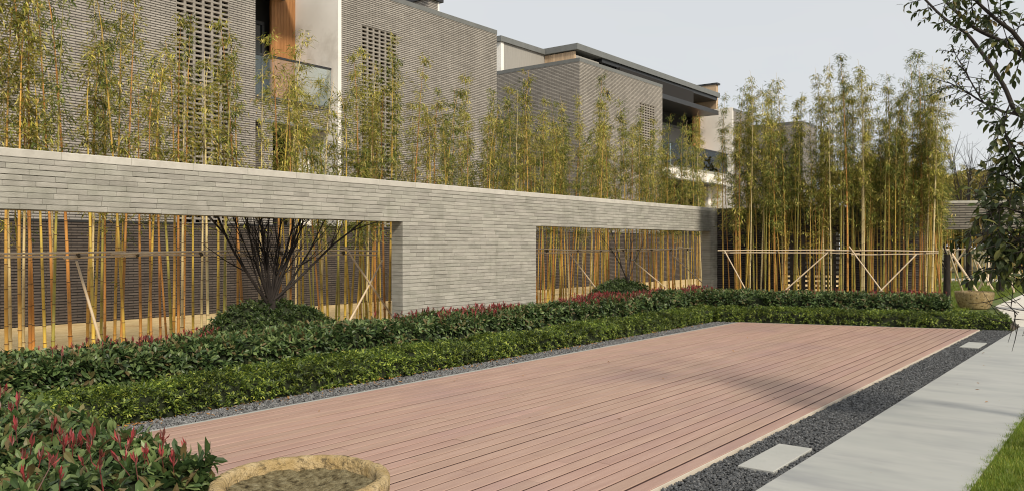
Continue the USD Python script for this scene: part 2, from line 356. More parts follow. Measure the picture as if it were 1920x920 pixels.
plain("window_glass", (0.02, 0.025, 0.028), 0.05, 0.6)
surface("grit_earth", [(0.3, (0.025, 0.02, 0.012)), (0.42, (0.13, 0.105, 0.055)), (0.58, (0.235, 0.20, 0.115)), (0.8, (0.36, 0.32, 0.21))], 24, rough=0.95, spec=0.1, bump=0.03, bump_scale=60, detail=9)
plain("black_metal", (0.012, 0.012, 0.013), 0.45)

# ------------------------------------------------------------------ ground, lawn, paths
struct("ground", MB().prism([(-60, -120), (400, -120), (400, 260), (-60, 260)], -0.30, -0.030), "dry_ground")
struct("soil", MB().prism([(-4, 2.0), (30, 2.0), (30, 9.3), (-4, 9.3)], -0.2, -0.012), "soil", label="dark earth of the planting beds round the wooden deck")
struct("sand_ground", MB().prism([(-4, 9.304), (48, 9.304), (48, 18.3), (-4, 18.3)], -0.2, -0.006), "sand", label="sunlit yellow sandy ground between the brick wall and the houses")
lawn_mb = MB().prism([(-4, -14), (62, -14), (62, 0.9), (-4, 0.9)], -0.2, 0.0)
lawn_mb.prism([(19.6, 0.904), (62, 0.904), (62, 9.2), (22.4, 9.2), (22.4, 5)], -0.2, -0.002)
struct("lawn", lawn_mb, "lawn")
struct("path", MB().prism([(-2, 0.92), (18.7, 0.92), (18.7, 2.0), (-2, 2.0)], -0.1, 0.035), "path_stone", label="smooth grey stone path along the right of the deck")
pp = MB().prism([(18.704, 0.92), (20.6, 0.92), (33.0, 2.3), (33.0, 3.3), (24.6, 3.2), (20.9, 2.45), (18.704, 2.0)], -0.1, 0.03)
pp.prism([(42.8, 5.2), (45.2, 5.2), (43.9, 8.4), (41.9, 8.4)], -0.1, 0.035)
struct("pale_path", pp, "pale_path", label="pale paved path crossing the lawn behind the deck")

# grass blades along the near lawn edge
rg = np.random.default_rng(11)


def tuft(rng, blades, h):
    b = MB()
    for _ in range(blades):
        a = rng.uniform(0, 2 * PI); lean = rng.uniform(0.1, 0.7); o = rng.normal(0, 0.018, 2); hh = h * rng.uniform(0.5, 1.1)
        d = np.array([math.cos(a), math.sin(a), 0]); s = np.array([-d[1], d[0], 0]) * 0.0022
        p0 = np.array([o[0], o[1], -0.004]); p1 = p0 + d * lean * hh * 0.35 + np.array([0, 0, hh * 0.6]); p2 = p0 + d * lean * hh + np.array([0, 0, hh])
        b.add([p0 - s, p0 + s, p1 - s * 0.8, p1 + s * 0.8, p2], [(0, 1, 3), (0, 3, 2), (2, 3, 4)])
    return b


n = 5200
x = rg.uniform(5.2, 10.4, n); y = 0.915 - np.abs(rg.normal(0, 1, n)) * 0.38
y[:900] = 0.92 + rg.normal(0, 0.018, 900)
keep = y > -0.6
x, y = x[keep], y[keep]; n = len(x)
far_n = 2600
fx, fy = rg.uniform(20.5, 40, far_n), rg.uniform(3.3, 7.5, far_n)
ok = ~((fx < 33) & (fy < 3.6)); fx, fy = fx[ok], fy[ok]
gt = thing("grass", "short bright green grass beside the grey stone path", "grass", kind="stuff")
scatter(gt, "blades", [("tuft", tuft(rg, 16, 0.05), "grass_blade", False), ("tuft", tuft(rg, 14, 0.06), "grass_blade", False), ("tuft", tuft(rg, 18, 0.045), "grass_blade", False)],
        np.stack([np.r_[x, fx], np.r_[y, fy], np.zeros(n + len(fx))], 1), quats(np.tile([0, 0, 1.0], (n + len(fx), 1)), rg.uniform(0, 6.28, n + len(fx))), np.r_[rg.uniform(0.7, 1.2, n), rg.uniform(1.2, 2.2, len(fx))], rg.integers(0, 3, n + len(fx)))

# ------------------------------------------------------------------ deck: planks along x, cut at the slanted far end
Y0, Y1 = 2.545, 6.70
rd = random.Random(3)


def far_x(y):                                                          # the far edge of the deck
    return 16.29 + (6.70 - y) * 1.31 / 4.12


near_x = 2.95
deck = thing("wooden_deck", "long deck of reddish brown wooden planks in the middle of the garden", "deck", (near_x, Y0, 0))
rows = 32
pitch = (Y1 - Y0) / rows
for r in range(rows):
    ya, yb = Y0 + r * pitch + 0.008, Y0 + (r + 1) * pitch - 0.008
    if rd.random() < 0.25:
        yb -= rd.uniform(0.002, 0.009)
    xs, xcut = near_x, []
    first = rd.uniform(0.6, 3.2)
    end = far_x((ya + yb) / 2) - 0.02
    xcut = [near_x]
    while xcut[-1] < end - 1.0:
        step = first if len(xcut) == 1 else rd.choice([2.4, 3.0, 3.0, 3.6])
        xcut.append(min(xcut[-1] + step, end) if end - (xcut[-1] + step) > 0.6 else end)
    if xcut[-1] < end - 0.001:
        xcut.append(end)
    for k in range(len(xcut) - 1):
        a, b = xcut[k] + 0.0015, xcut[k + 1] - 0.0015
        la = lb = 0.0
        if k == len(xcut) - 2:
            la, lb = far_x(ya) - far_x((ya + yb) / 2), far_x(yb) - far_x((ya + yb) / 2)
        z = 0.030 + rd.uniform(-0.0012, 0.0016); c = 0.003
        ox, oy = near_x, Y0
        v = [(a, ya, 0.005), (b + la, ya, 0.005), (b + lb, yb, 0.005), (a, yb, 0.005), (a, ya, z - c), (b + la, ya, z - c), (b + lb, yb, z - c), (a, yb, z - c), (a, ya + c, z), (b + la, ya + c, z), (b + lb, yb - c, z), (a, yb - c, z)]
        f = [(8, 9, 10), (8, 10, 11), (4, 5, 9), (4, 9, 8), (5, 6, 10), (5, 10, 9), (6, 7, 11), (6, 11, 10), (7, 4, 8), (7, 8, 11), (0, 1, 5), (0, 5, 4), (1, 2, 6), (1, 6, 5), (2, 3, 7), (2, 7, 6), (3, 0, 4), (3, 4, 7)]
        part(deck, "plank", MB().add(np.array(v) - [ox, oy, 0], f), "deck_wood")
jb = MB()
jb.prism([(near_x - near_x, 0.01), (far_x(Y0) - near_x - 0.03, 0.01), (far_x(Y1) - near_x - 0.03, Y1 - Y0 - 0.01), (0, Y1 - Y0 - 0.01)], -0.06, 0.0255)
part(deck, "joist_bed", jb, "joist")
eb = MB().box(0, -0.011, -0.05, far_x(Y0) - near_x, -0.002, 0.029)
part(deck, "edge_strip", eb, "edging", label="pale strip along the deck's gravel side")
part(deck, "edge_strip", MB().box(0, Y1 - Y0 + 0.003, -0.05, far_x(Y1) - near_x, Y1 - Y0 + 0.045, 0.028), "slab_stone", label="grey stone strip along the deck's hedge side")
o = np.array([far_x(Y1) - near_x, Y1 - Y0]); d = unit(1.31, -4.12)
part(deck, "edge_strip", MB().obox(o, d, np.array([0.953, 0.303]), (0, 0.0, -0.05), (4.36, 0.03, 0.029)), "slab_stone", label="grey strip across the far end of the deck")

# ------------------------------------------------------------------ gravel strips with stepping slabs
rgv = np.random.default_rng(21)


def pebble(rng):
    v, f = trimesh.creation.icosphere(1, 1.0).vertices.copy(), trimesh.creation.icosphere(1, 1.0).faces
    v = v * rng.uniform(0.55, 1.0, 3) * [1.1, 0.8, 0.55] + 0
    v = v * (1 + rng.normal(0, 0.10, (len(v), 1)))
    return MB().add(v * 0.0135, f)


peb = [("pebble", pebble(rgv), "gravel", False) for _ in range(14)]


def gravel(name, label, poly_x, poly_y, count, holes=(), power=1.0, peb=peb):
    t = thing(name, label, "gravel", kind="stuff")
    bed = MB().box(poly_x[0], poly_y[0], -0.1, poly_x[1], poly_y[1], -0.002)
    part(t, "bed", bed, "gravel_bed", kind="stuff")
    u = rgv.uniform(0, 1, count) ** power
    x = poly_x[0] + (poly_x[1] - poly_x[0]) * u
    y = rgv.uniform(poly_y[0] + 0.01, poly_y[1] - 0.005, count)
    keep = np.ones(count, bool)
    for hx0, hy0, hx1, hy1 in holes:
        keep &= ~((x > hx0) & (x < hx1) & (y > hy0) & (y < hy1))
    x, y = x[keep], y[keep]; k = len(x)
    z = 0.004 + rgv.uniform(0, 0.012, k)
    nrm = np.stack([rgv.normal(0, 0.45, k), rgv.normal(0, 0.45, k), np.ones(k)], 1)
    scatter(t, "pebbles", peb, np.stack([x, y, z], 1), quats(nrm, rgv.uniform(0, 6.28, k)), rgv.uniform(0.45, 1.45, k), rgv.integers(0, 14, k))


SLABS = [((5.67, 2.08, 6.50, 2.34), "grey stone slab lying in the gravel nearest to the viewer"), ((14.45, 2.10, 15.28, 2.36), "grey stone slab lying in the gravel at the far end of the deck")]
gravel("gravel", "dark grey gravel strip between the deck and the stone path", (3.2, 17.9), (2.0, 2.52), 30000, [s[0] for s in SLABS], 1.5)
gravel("gravel", "narrow grey gravel strip between the deck and the clipped hedge", (2.6, 16.5), (6.75, 7.2), 17000, (), 1.4, [(q[0], q[1], "grey_gravel", False) for q in peb])
for (x0, y0, x1, y1), lb in SLABS:
    t = thing("stepping_slab", lb, "stone slab", ((x0 + x1) / 2, (y0 + y1) / 2, 0))
    w, h = (x1 - x0) / 2, (y1 - y0) / 2; c = 0.004
    v = [(-w, -h, 0), (w, -h, 0), (w, h, 0), (-w, h, 0), (-w, -h, 0.026), (w, -h, 0.026), (w, h, 0.026), (-w, h, 0.026), (-w + c, -h + c, 0.030), (w - c, -h + c, 0.030), (w - c, h - c, 0.030), (-w + c, h - c, 0.030)]
    f = [(8, 9, 10), (8, 10, 11)] + [q for k in (0, 4) for j in range(4) for q in ((k + j, k + (j + 1) % 4, k + 4 + (j + 1) % 4), (k + j, k + 4 + (j + 1) % 4, k + 4 + j))]
    part(t, "slab", MB().add(v, f), "slab_stone")

# fallen leaves on the gravel and the deck
rf = np.random.default_rng(5)
lf = MB().leaf(np.zeros(3), np.array([1.0, 0, 0]), np.array([0, 0, 1.0]), 0.045, 0.02, 0.3, -0.25)
lf2 = MB().leaf(np.zeros(3), np.array([1.0, 0, 0]), np.array([0, 0, 1.0]), 0.035, 0.012, -0.2, 0.3)
k1, k2 = 420, 40
px_ = np.r_[3.5 + 12 * rf.uniform(0, 1, k1) ** 1.4, rf.uniform(5, 15, k2)]
py_ = np.r_[7.2 - np.abs(rf.normal(0, 0.14, k1)), np.r_[rf.uniform(2.7, 6.6, k2 - 14), rf.uniform(0.95, 1.95, 14)]]
pz_ = np.r_[np.full(k1, 0.026), np.full(k2, 0.038)]
t = thing("fallen_leaves", "dry orange and brown leaves fallen on gravel and deck", "fallen leaves", kind="stuff")
scatter(t, "leaves", [("leaf", lf, "fallen_leaf", False), ("leaf", lf2, "fallen_leaf", False)], np.stack([px_, py_, pz_], 1), quats(np.stack([rf.normal(0, .25, k1 + k2), rf.normal(0, .25, k1 + k2), np.ones(k1 + k2)], 1), rf.uniform(0, 6.28, k1 + k2)), rf.uniform(0.6, 1.2, k1 + k2), rf.integers(0, 2, k1 + k2))

# ------------------------------------------------------------------ the long grey brick wall with two openings
WY0, WY1 = 8.88, 9.12
COURSE, ZS, NB = 1.952 / 34, 1.952, 9                                  # soffit height, courses in the beam
ZT = ZS + NB * COURSE
SOLID = [(0.2, 1.2), (8.81, 12.21), (19.755, 20.18)]
wall = thing("brick_wall", "long grey brick garden wall with two wide openings", "wall", (0.2, WY0, 0))
core = MB()
core.box(0, 0.010, ZS + 0.002, 19.97, 0.228, ZT - 0.001)
for a, b in SOLID:
    core.box(a - 0.2 + 0.010, 0.011, -0.1, b - 0.2 - 0.010, 0.227, ZS + 0.001)
part(wall, "mortar", core, "mortar")
rw = random.Random(8)
bricks = []


def lay(x0, x1, z, odd, front=True):
    """One course from x0 to x1: stretchers with half bats at the ends of every other course."""
    xs = [x0, x0 + (0.15 if odd else 0.31) * rw.uniform(0.9, 1.1)]
    while xs[-1] + 0.34 < x1 - 0.05:
        xs.append(xs[-1] + 0.31 * rw.choice([0.8, 1.0, 1.0, 1.0, 1.12]))
    if x1 - xs[-1] < 0.06:
        xs[-1] = x1
    else:
        xs.append(x1)
    for a, b in zip(xs[:-1], xs[1:]):
        dy = rw.uniform(-0.0025, 0.0025); g = 0.0009; h = 0.0018 + rw.choice([0, 0, 0.0015, 0.0035])
        bricks.append((a + g - 0.2, dy, z + h, b - g - 0.2, 0.24 + dy * 0.3, z + COURSE - 0.0016))


for c in range(NB):
    lay(0.2, 20.18, ZS + c * COURSE, c % 2)
for a, b in SOLID:
    for c in range(34):
        lay(a, b, c * COURSE, (c + NB) % 2)
bricks.sort(key=lambda q: (q[0] + 0.2 < 3.1, math.hypot(q[0] + 0.2, 8.88)))
for q in bricks[:300]:
    part(wall, "brick", MB().cbox(*q), "wall_brick_single")
rest = MB()
for q in bricks[300:]:
    rest.cbox(*q)
part(wall, "bricks", rest, "wall_brick", kind="stuff")
xs = np.arange(0.0, 19.98, 0.74)
for k, a in enumerate(xs):
    b = min(a + 0.74, 19.98)
    part(wall, "coping", MB().cbox(a + 0.001, -0.006 + 0.001 * (k % 3), ZT + 0.002, b - 0.001, 0.246, ZT + 0.088, 0.006), "coping_stone")

# ------------------------------------------------------------------ the far garden walls, set at a slant
CO, VD = np.array([20.2, 8.9]), unit(0.34, -0.94)
ND = np.array([-VD[1], VD[0]])                                         # away from the deck
fw = thing("far_brick_wall", "dark brick wall with a perforated screen behind the far bamboo row", "wall", (CO[0], CO[1], 0))
zz = np.zeros(2)
LS0, LS1, LZ0, LZ1 = 1.62, 3.06, 0.40, 1.92
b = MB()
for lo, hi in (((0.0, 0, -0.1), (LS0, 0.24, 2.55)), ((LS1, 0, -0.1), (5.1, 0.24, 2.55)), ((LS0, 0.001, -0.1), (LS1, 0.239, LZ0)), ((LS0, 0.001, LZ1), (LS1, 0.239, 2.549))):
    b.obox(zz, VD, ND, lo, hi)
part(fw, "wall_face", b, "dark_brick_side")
row = 0
z = LZ0
while z < LZ1 - 0.03:
    off = 0.12 if row % 2 else 0.0
    if row % 2 == 0:
        part(fw, "lattice_course", MB().obox(zz, VD, ND, (LS0, 0.004, z + 0.001), (LS1, 0.236, z + 0.0565)), "dark_lattice_brick")
    else:
        for k in range(7):
            a, e = LS0 + k * 0.24 - 0.06, LS0 + k * 0.24 + 0.06
            part(fw, "lattice_brick", MB().obox(zz, VD, ND, (max(a, LS0), 0.006, z + 0.001), (min(e, LS1), 0.234, z + 0.0565)), "dark_lattice_brick")
    z += 0.0578; row += 1
fb = thing("brick_beam_wall", "grey brick beam on a pier spanning the garden gateway behind the stone bowl", "wall", (CO[0] + VD[0] * 5.1, CO[1] + VD[1] * 5.1, 0))
part(fb, "beam", MB().obox(zz, VD, ND, (0.003, -0.02, 1.98), (4.0, 0.22, 2.60)), "mid_brick")
part(fb, "coping", MB().obox(zz, VD, ND, (-0.01, -0.03, 2.602), (4.01, 0.23, 2.66)), "coping_stone")
part(fb, "pier", MB().obox(zz, VD, ND, (3.2, -0.018, -0.1), (3.998, 0.218, 1.978)), "mid_brick")
gw = thing("dark_garden_wall", "dark brick wall added to stand in for shade behind the bamboo", "wall", (0.5, 17.6, 0))
part(gw, "wall_face", MB().box(0, 0, -0.1, 46, 0.24, 2.08), "dark_brick")  # added wall: its dark brick colour carries the shade seen through both openings
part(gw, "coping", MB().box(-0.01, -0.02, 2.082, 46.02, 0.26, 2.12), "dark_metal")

# ------------------------------------------------------------------ the houses: two brick masses with a recessed balcony between them
FY, HT = 18.2, 9.05
LATS = [(4.93, 6.37), (10.73, 12.17)]


def house(name, label, x0, fy=FY, rec1=9.9, x1=17.02, screens=2, slab="house_brick", top=HT):
    h = thing(name, label, "house", (x0, fy, 0))
    rec0 = 7.12
    T = 0.24

    def face(a, b, lat):
        """The front of one mass with its perforated screen."""
        m = MB()
        l0, l1, lz0, lz1 = lat
        m.box(a, 0, -0.1, l0, T, HT - 0.05); m.box(l1, 0, -0.1, b, T, HT - 0.05)
        m.box(l0, 0.001, -0.1, l1, T - 0.001, lz0); m.box(l0, 0.001, lz1, l1, T - 0.001, HT - 0.051)
        return m

    part(h, "facade", face(0, rec0, (*LATS[0], 2.1, 8.02)), "house_brick")
    part(h, "facade", face(rec1, x1, (*LATS[1], 2.1, 8.02)) if screens == 2 else MB().box(rec1, 0, -0.1, x1, T, HT - 0.05), "house_brick")
    part(h, "side_wall", MB().box(0.0, T + 0.001, -0.1, T, 9, HT - 0.051), "house_brick_side")
    part(h, "side_wall", MB().box(x1 - T, T + 0.001, -0.1, x1, 9, HT - 0.051), "house_brick_side")
    part(h, "rear_wall", MB().box(T, 8.76, -0.1, x1 - T, 9, HT - 0.06), "house_brick")
    for a, b in ((-0.01, rec0 + 0.01), (rec1 - 0.01, x1 + 0.01)):
        part(h, "parapet_cap", MB().box(a, -0.012, HT - 0.048, b, 0.262, HT + 0.10), "grey_metal")
    part(h, "parapet_cap", MB().box(-0.011, 0.264, HT - 0.048, 0.25, 9.01, HT + 0.099), "grey_metal")
    for a, e, y in ((T + 0.002, rec0 - 0.202, T + 0.002), (rec1 + 0.062, x1 - T - 0.002, T + 0.002), (rec0 - 0.2, rec1 + 0.06, 2.502)):
        part(h, "roof_deck", MB().box(a, y, HT - 0.4, e, 8.75, HT - 0.25), "grey_panel")
    # perforated screens
    for (l0, l1) in LATS[:screens]:
        scr = part(h, "perforated_screen", MB().box(l0, T + 0.9, 2.0, l1, T + 0.92, 8.1), "shade_black")  # near-black sheet behind the holes, painted as the unlit interior
        z, row = 2.1, 0
        courses, bits = MB(), MB()
        while z < 8.0:
            zt = min(z + 0.0565, 8.02)
            if row % 2 == 0:
                courses.box(l0 + 0.001, 0.006, z + 0.004, l1 - 0.001, 0.116, zt - 0.006)
            else:
                for k in range(7):
                    c = l0 + k * 0.24
                    bits.box(max(c - 0.032, l0 + 0.001), 0.009, z - 0.008, min(c + 0.032, l1 - 0.001), 0.113, zt + 0.006)
            z += 0.0578; row += 1
        part(scr, "course_bricks", courses, "lattice_brick", kind="stuff")
        part(scr, "spacer_bricks", bits, "lattice_brick", kind="stuff")
    # the recess with its balcony
    part(h, "recess_side", MB().box(rec0 - 0.20, 0.02, -0.1, rec0 + 0.012, 3.0, HT - 0.052), "white_render")
    part(h, "recess_side", MB().box(rec1 - 0.06, -0.012, -0.1, rec1 + 0.06, 3.0, HT + 0.12), "white_render")
    part(h, "recess_back", MB().box(rec0 + 0.012, 2.3, -0.1, rec1 - 0.06, 2.5, top), "shade_black")
    wd = MB()
    for k in range(8):
        wd.box(rec1 - 0.9 + k * 0.105, 1.9, 5.57, rec1 - 0.9 + k * 0.105 + 0.1, 1.99, HT)
    part(h, "wood_panel", wd, "warm_wood")
    win = part(h, "window", MB().box(rec0 + 0.05, 2.1, 5.57, rec1 - 1.0, 2.2, 5.66).box(rec0 + 0.05, 2.1, 7.95, rec1 - 1.0, 2.2, 8.05).box(rec0 + 0.05, 2.1, 5.66, rec0 + 0.13, 2.2, 7.95).box(rec1 - 1.08, 2.1, 5.66, rec1 - 1.0, 2.2, 7.95).box(rec0 + 0.9, 2.101, 5.66, rec0 + 0.97, 2.199, 7.95), "dark_metal")
    part(win, "pane", MB().box(rec0 + 0.13, 2.15, 5.66, rec1 - 1.08, 2.16, 7.95), "window_glass")
    part(h, "balcony_slab", MB().box(rec0 + 0.014, 0.35, 4.93, rec1 - 0.062, 2.3, 5.56), slab)
    part(h, "slab_edge", MB().box(rec0 + 0.016, 0.33, 4.86, rec1 - 0.064, 2.29, 4.928), "grey_metal")
    part(h, "canopy", MB().box(rec0 - 0.3, 0.6, 8.75, rec1 - 0.5, 2.3, 8.98), "dark_metal")
    bal = part(h, "balustrade", MB().box(rec0 + 0.02, 0.20, 6.56, rec1 - 0.12, 0.25, 6.62), "dark_metal")
    part(bal, "glass_panel", MB().box(rec0 + 0.03, 0.219, 5.5, rec0 + 1.35, 0.231, 6.558), "glass")
    part(bal, "glass_panel", MB().box(rec0 + 1.37, 0.219, 5.5, rec1 - 0.13, 0.231, 6.558), "glass")
    part(h, "lower_pier", MB().box(rec0 + 0.45, 0.36, -0.1, rec0 + 0.8, 0.7, 4.858), "house_brick")
    part(h, "lower_wall", MB().box(rec1 - 0.5, 1.2, -0.1, rec1 - 0.062, 1.4, 4.857), "white_render")
    return h


h1 = house("brick_house", "large grey brown brick house with two perforated screens at the upper left", 5.65)
part(h1, "roof_storey", MB().box(16.3, 2.6, HT + 0.0, 16.78, 5.4, 10.56), "house_brick_side")
part(h1, "roof_storey", MB().box(16.782, 2.59, HT, 16.86, 5.38, 10.55), "white_render")
part(h1, "roof_cap", MB().box(16.2, 2.5, 10.562, 17.0, 5.5, 10.70), "dark_metal")
h2 = house("brick_house", "brick house in the centre with wood cladding and an overhanging grey roof on top", 28.0, rec1=15.4, x1=17.7, screens=1, slab="white_render", top=10.28)
up = MB()
up.box(0.5, 4.3, HT - 0.2, 3.6, 4.5, 10.5)
part(h2, "upper_wall", up, "grey_panel", label="grey panelled upper wall")
part(h2, "upper_end_wall", MB().box(0.3, 4.28, HT - 0.2, 0.498, 8.0, 10.5), "white_render", label="white end wall of the upper storey")
wp = MB()
for k in range(14):
    wp.box(3.604, 2.62 + k * 0.12, HT - 0.2, 3.72, 2.62 + k * 0.12 + 0.113, 10.46)
part(h2, "upper_cladding", wp, "pale_wood", label="upright pale wooden boards")
part(h2, "upper_wall", MB().box(3.722, 2.615, HT - 0.2, 5.7, 2.8, 10.3), "grey_panel")
part(h2, "upper_wall", MB().box(5.702, 5.0, HT - 0.2, 18.5, 5.2, 10.3), "shade_black")  # terrace rear wall, coloured near-black for the deep shade under the roof
part(h2, "white_post", MB().box(7.2, 0.28, 5.0, 7.5, 0.5, 6.9), "white_render")
part(h2, "upper_block", MB().box(19.3, 2.7, 9.0, 19.6, 4.8, 11.35), "pale_wood", label="pale block rising beyond the roof")
part(h2, "block_cap", MB().box(19.25, 2.6, 11.352, 19.7, 4.9, 11.46), "dark_metal")
rf_ = MB().box(3.5, 2.4, 10.505, 19.2, 8.8, 10.78)
rf_.box(0.2, 4.2, 10.503, 3.498, 8.8, 10.74)
part(h2, "roof", rf_, "grey_metal")
part(h2, "roof_soffit", MB().box(5.8, 2.5, 10.31, 19.0, 5.0, 10.502), "dark_metal")
for (a, z) in ((2.05, 7.95), (1.55, 6.45)):
    part(h2, "wall_lamp", MB().box(a, -0.10, z, a + 0.12, -0.002, z + 0.16), "dark_metal")
h3 = thing("far_house", "far brown brick house almost hidden behind the tall bamboo row", "house", (50.4, 16.7, 0))
part(h3, "facade", MB().box(0, 0, -0.1, 2.7, 0.3, 9.0), "house_brick")
part(h3, "side_wall", MB().box(0, 0.302, -0.1, 0.3, 9.0, 9.0), "house_brick_side")
part(h3, "side_wall", MB().box(2.4, 0.302, -0.1, 2.7, 9.0, 9.0), "house_brick_side")
part(h3, "rear_wall", MB().box(0.302, 8.7, -0.1, 2.398, 9.0, 9.0), "house_brick")
part(h3, "roof_cap", MB().box(-0.02, -0.02, 9.002, 2.72, 9.02, 9.14), "grey_metal")
part(h3, "low_wing", MB().box(2.702, 0.6, -0.1, 9.5, 8.0, 5.2), "house_brick")

# ------------------------------------------------------------------ hedges
def rosette(rng, leaves, L, W, spread, stem):
    """A shoot of the clipped hedge: a whorl of small leaves on a short stem."""
    b = MB()
    for k in range(leaves):
        a = k * 2.4 + rng.uniform(-0.3, 0.3); el = rng.uniform(0.15, 1.1)
        d = np.array([math.cos(a) * math.cos(el), math.sin(a) * math.cos(el), math.sin(el)])
        base = np.array([0, 0, -stem * rng.uniform(0, 1)]) + d * 0.006
        b.leaf(base, d, np.array([0, 0, 1.0]) + rng.normal(0, .25, 3), L * rng.uniform(0.6, 1.25), W * rng.uniform(0.8, 1.1), 0.25, rng.uniform(-0.05, 0.35), 1 if L < 0.05 else 2, 0.55)
    return b


def spike(rng, L, W):
    """A fresh upright red shoot."""
    b = MB()
    for k in range(rng.integers(4, 7)):
        a = rng.uniform(0, 6.28); el = rng.uniform(0.9, 1.45)
        d = np.array([math.cos(a) * math.cos(el), math.sin(a) * math.cos(el), math.sin(el)])
        b.leaf(np.array([0, 0, rng.uniform(0.0, 0.03)]), d, np.array([math.cos(a), math.sin(a), 0.2]), L * rng.uniform(0.6, 1.1), W, 0.6, rng.uniform(-0.1, 0.25), 1, 0.5)
    b.tube([(0, 0, -0.08), (0, 0, 0.04)], [0.003, 0.002], 4)
    return b


rh = np.random.default_rng(31)
AZ = [("shoot", rosette(rh, 11, 0.042, 0.016, 1, 0.035), "azalea_leaf", False) for _ in range(4)]
PH = [("shoot", rosette(rh, 9, 0.082, 0.033, 1, 0.085), "photinia_leaf", False) for _ in range(5)]
DK = [("shoot", rosette(rh, 11, 0.046, 0.018, 1, 0.035), "dark_shrub_leaf", False) for _ in range(4)]
RS = [("red_shoot", spike(rh, 0.062, 0.013), "photinia_shoot", False) for _ in range(4)]


def hedge(name, label, o, u, w, L, W, H, protos, dens, red=None, low=0.0, ends=True, bumps=0.05, near_power=1.0, edge=0.06, seed=0, redw=None):
    """A clipped strip: origin o, along u for L metres, W deep along w. Leaves stand over its top, faces and ends."""
    t = thing(name, label, "hedge", (o[0], o[1], 0), kind="stuff")
    u3, w3, up = np.array([*u, 0.0]), np.array([*w, 0.0]), np.array([0, 0, 1.0])
    z0 = low
    hgt = lambda a, b: H + bumps * (meshkit.fbm(np.stack([a * 1.6 + o[0], b * 2.0 + o[1], 0 * a], -1), 3, seed) - 0.5) * 2 - edge * np.clip(1 - np.minimum(b, W - b) / 0.16, 0, 1) ** 2
    core = MB()
    na, nb = max(2, int(L / 0.25)), 5
    ga, gb = np.meshgrid(np.linspace(0, L, na), np.linspace(0.07, W - 0.07, nb), indexing="ij")
    gz = hgt(ga, gb) - 0.075
    top = (ga[..., None] * u3 + gb[..., None] * w3 + gz[..., None] * up).reshape(-1, 3)
    idx = np.arange(na * nb).reshape(na, nb)
    q = np.stack([idx[:-1, :-1], idx[1:, :-1], idx[1:, 1:], idx[:-1, 1:]], -1).reshape(-1, 4)
    core.add(top, np.vstack([q[:, [0, 1, 2]], q[:, [0, 2, 3]]]))
    for j in (0, nb - 1):
        e = top[idx[:, j]]; g = e.copy(); g[:, 2] = 0.0
        k = np.arange(na - 1)
        core.add(np.vstack([e, g]), np.vstack([np.stack([k, k + 1, k + 1 + na], 1), np.stack([k, k + 1 + na, k + na], 1)]))
    for i in (0, na - 1):
        e = top[idx[i]]; g = e.copy(); g[:, 2] = 0.0
        k = np.arange(nb - 1)
        core.add(np.vstack([e, g]), np.vstack([np.stack([k, k + 1, k + 1 + nb], 1), np.stack([k, k + 1 + nb, k + nb], 1)]))
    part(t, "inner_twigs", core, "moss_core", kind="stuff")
    P, N = [], []
    draw = lambda n: L * rh.uniform(0, 1, n) ** near_power
    n = int(L * W * dens); a, b = draw(n), rh.uniform(0, W, n)
    P.append(a[:, None] * u3 + b[:, None] * w3 + (hgt(a, b) + rh.uniform(-0.06, 0.012, n))[:, None] * up)
    N.append(np.tile(up, (n, 1)) + rh.normal(0, 0.35, (n, 3)))
    for side, bb in ((-1, 0.0), (1, W)):
        n = int(L * H * dens * 0.75); a = draw(n); hh = hgt(a, np.full(n, bb)); zz = z0 + (hh - z0) * rh.uniform(0.02, 1.0, n)
        out = rh.uniform(-0.05, 0.03, n) - 0.05 * (1 - zz / H)
        P.append(a[:, None] * u3 + (bb + side * out)[:, None] * w3 + zz[:, None] * up)
        N.append(side * w3 * 0.9 + up * 0.75 + rh.normal(0, 0.35, (n, 3)))
    if ends:
        for side, aa in ((-1, 0.0), (1, L)):
            n = int(W * H * dens); b = rh.uniform(0, W, n); zz = z0 + (H - z0) * rh.uniform(0.02, 0.97, n)
            P.append((aa + side * rh.uniform(-0.05, 0.03, n))[:, None] * u3 + b[:, None] * w3 + zz[:, None] * up)
            N.append(side * u3 * 0.9 + up * 0.75 + rh.normal(0, 0.35, (n, 3)))
    P, N = np.vstack(P), np.vstack(N); N[:, 2] = np.maximum(N[:, 2], 0.15)
    n = len(P)
    scatter(t, "leaves", protos, P, quats(N, rh.uniform(0, 6.28, n)), rh.uniform(0.75, 1.25, n), rh.integers(0, len(protos), n))
    if red:
        n = int(L * W * red[0]); a, b = draw(n), rh.uniform(0.02, W - 0.02, n)
        m = meshkit.noise(np.stack([a * red[1] + seed * 3.3, b * 1.5, 0 * a], -1), seed + 9) > red[2]
        if redw:
            m &= rh.uniform(0, 1, n) < np.clip((a - redw[0]) / (redw[1] - redw[0]), 0.28, 1)
        a, b = a[m], b[m]; n = len(a)
        P = a[:, None] * u3 + b[:, None] * w3 + (hgt(a, b) + rh.uniform(0.0, 0.045, n))[:, None] * up
        scatter(t, "red_shoots", RS, P, quats(up + rh.normal(0, 0.22, (n, 3)), rh.uniform(0, 6.28, n)), rh.uniform(0.7, 1.3, n), rh.integers(0, 4, n), label="young red shoots standing above the leaves")
    return t


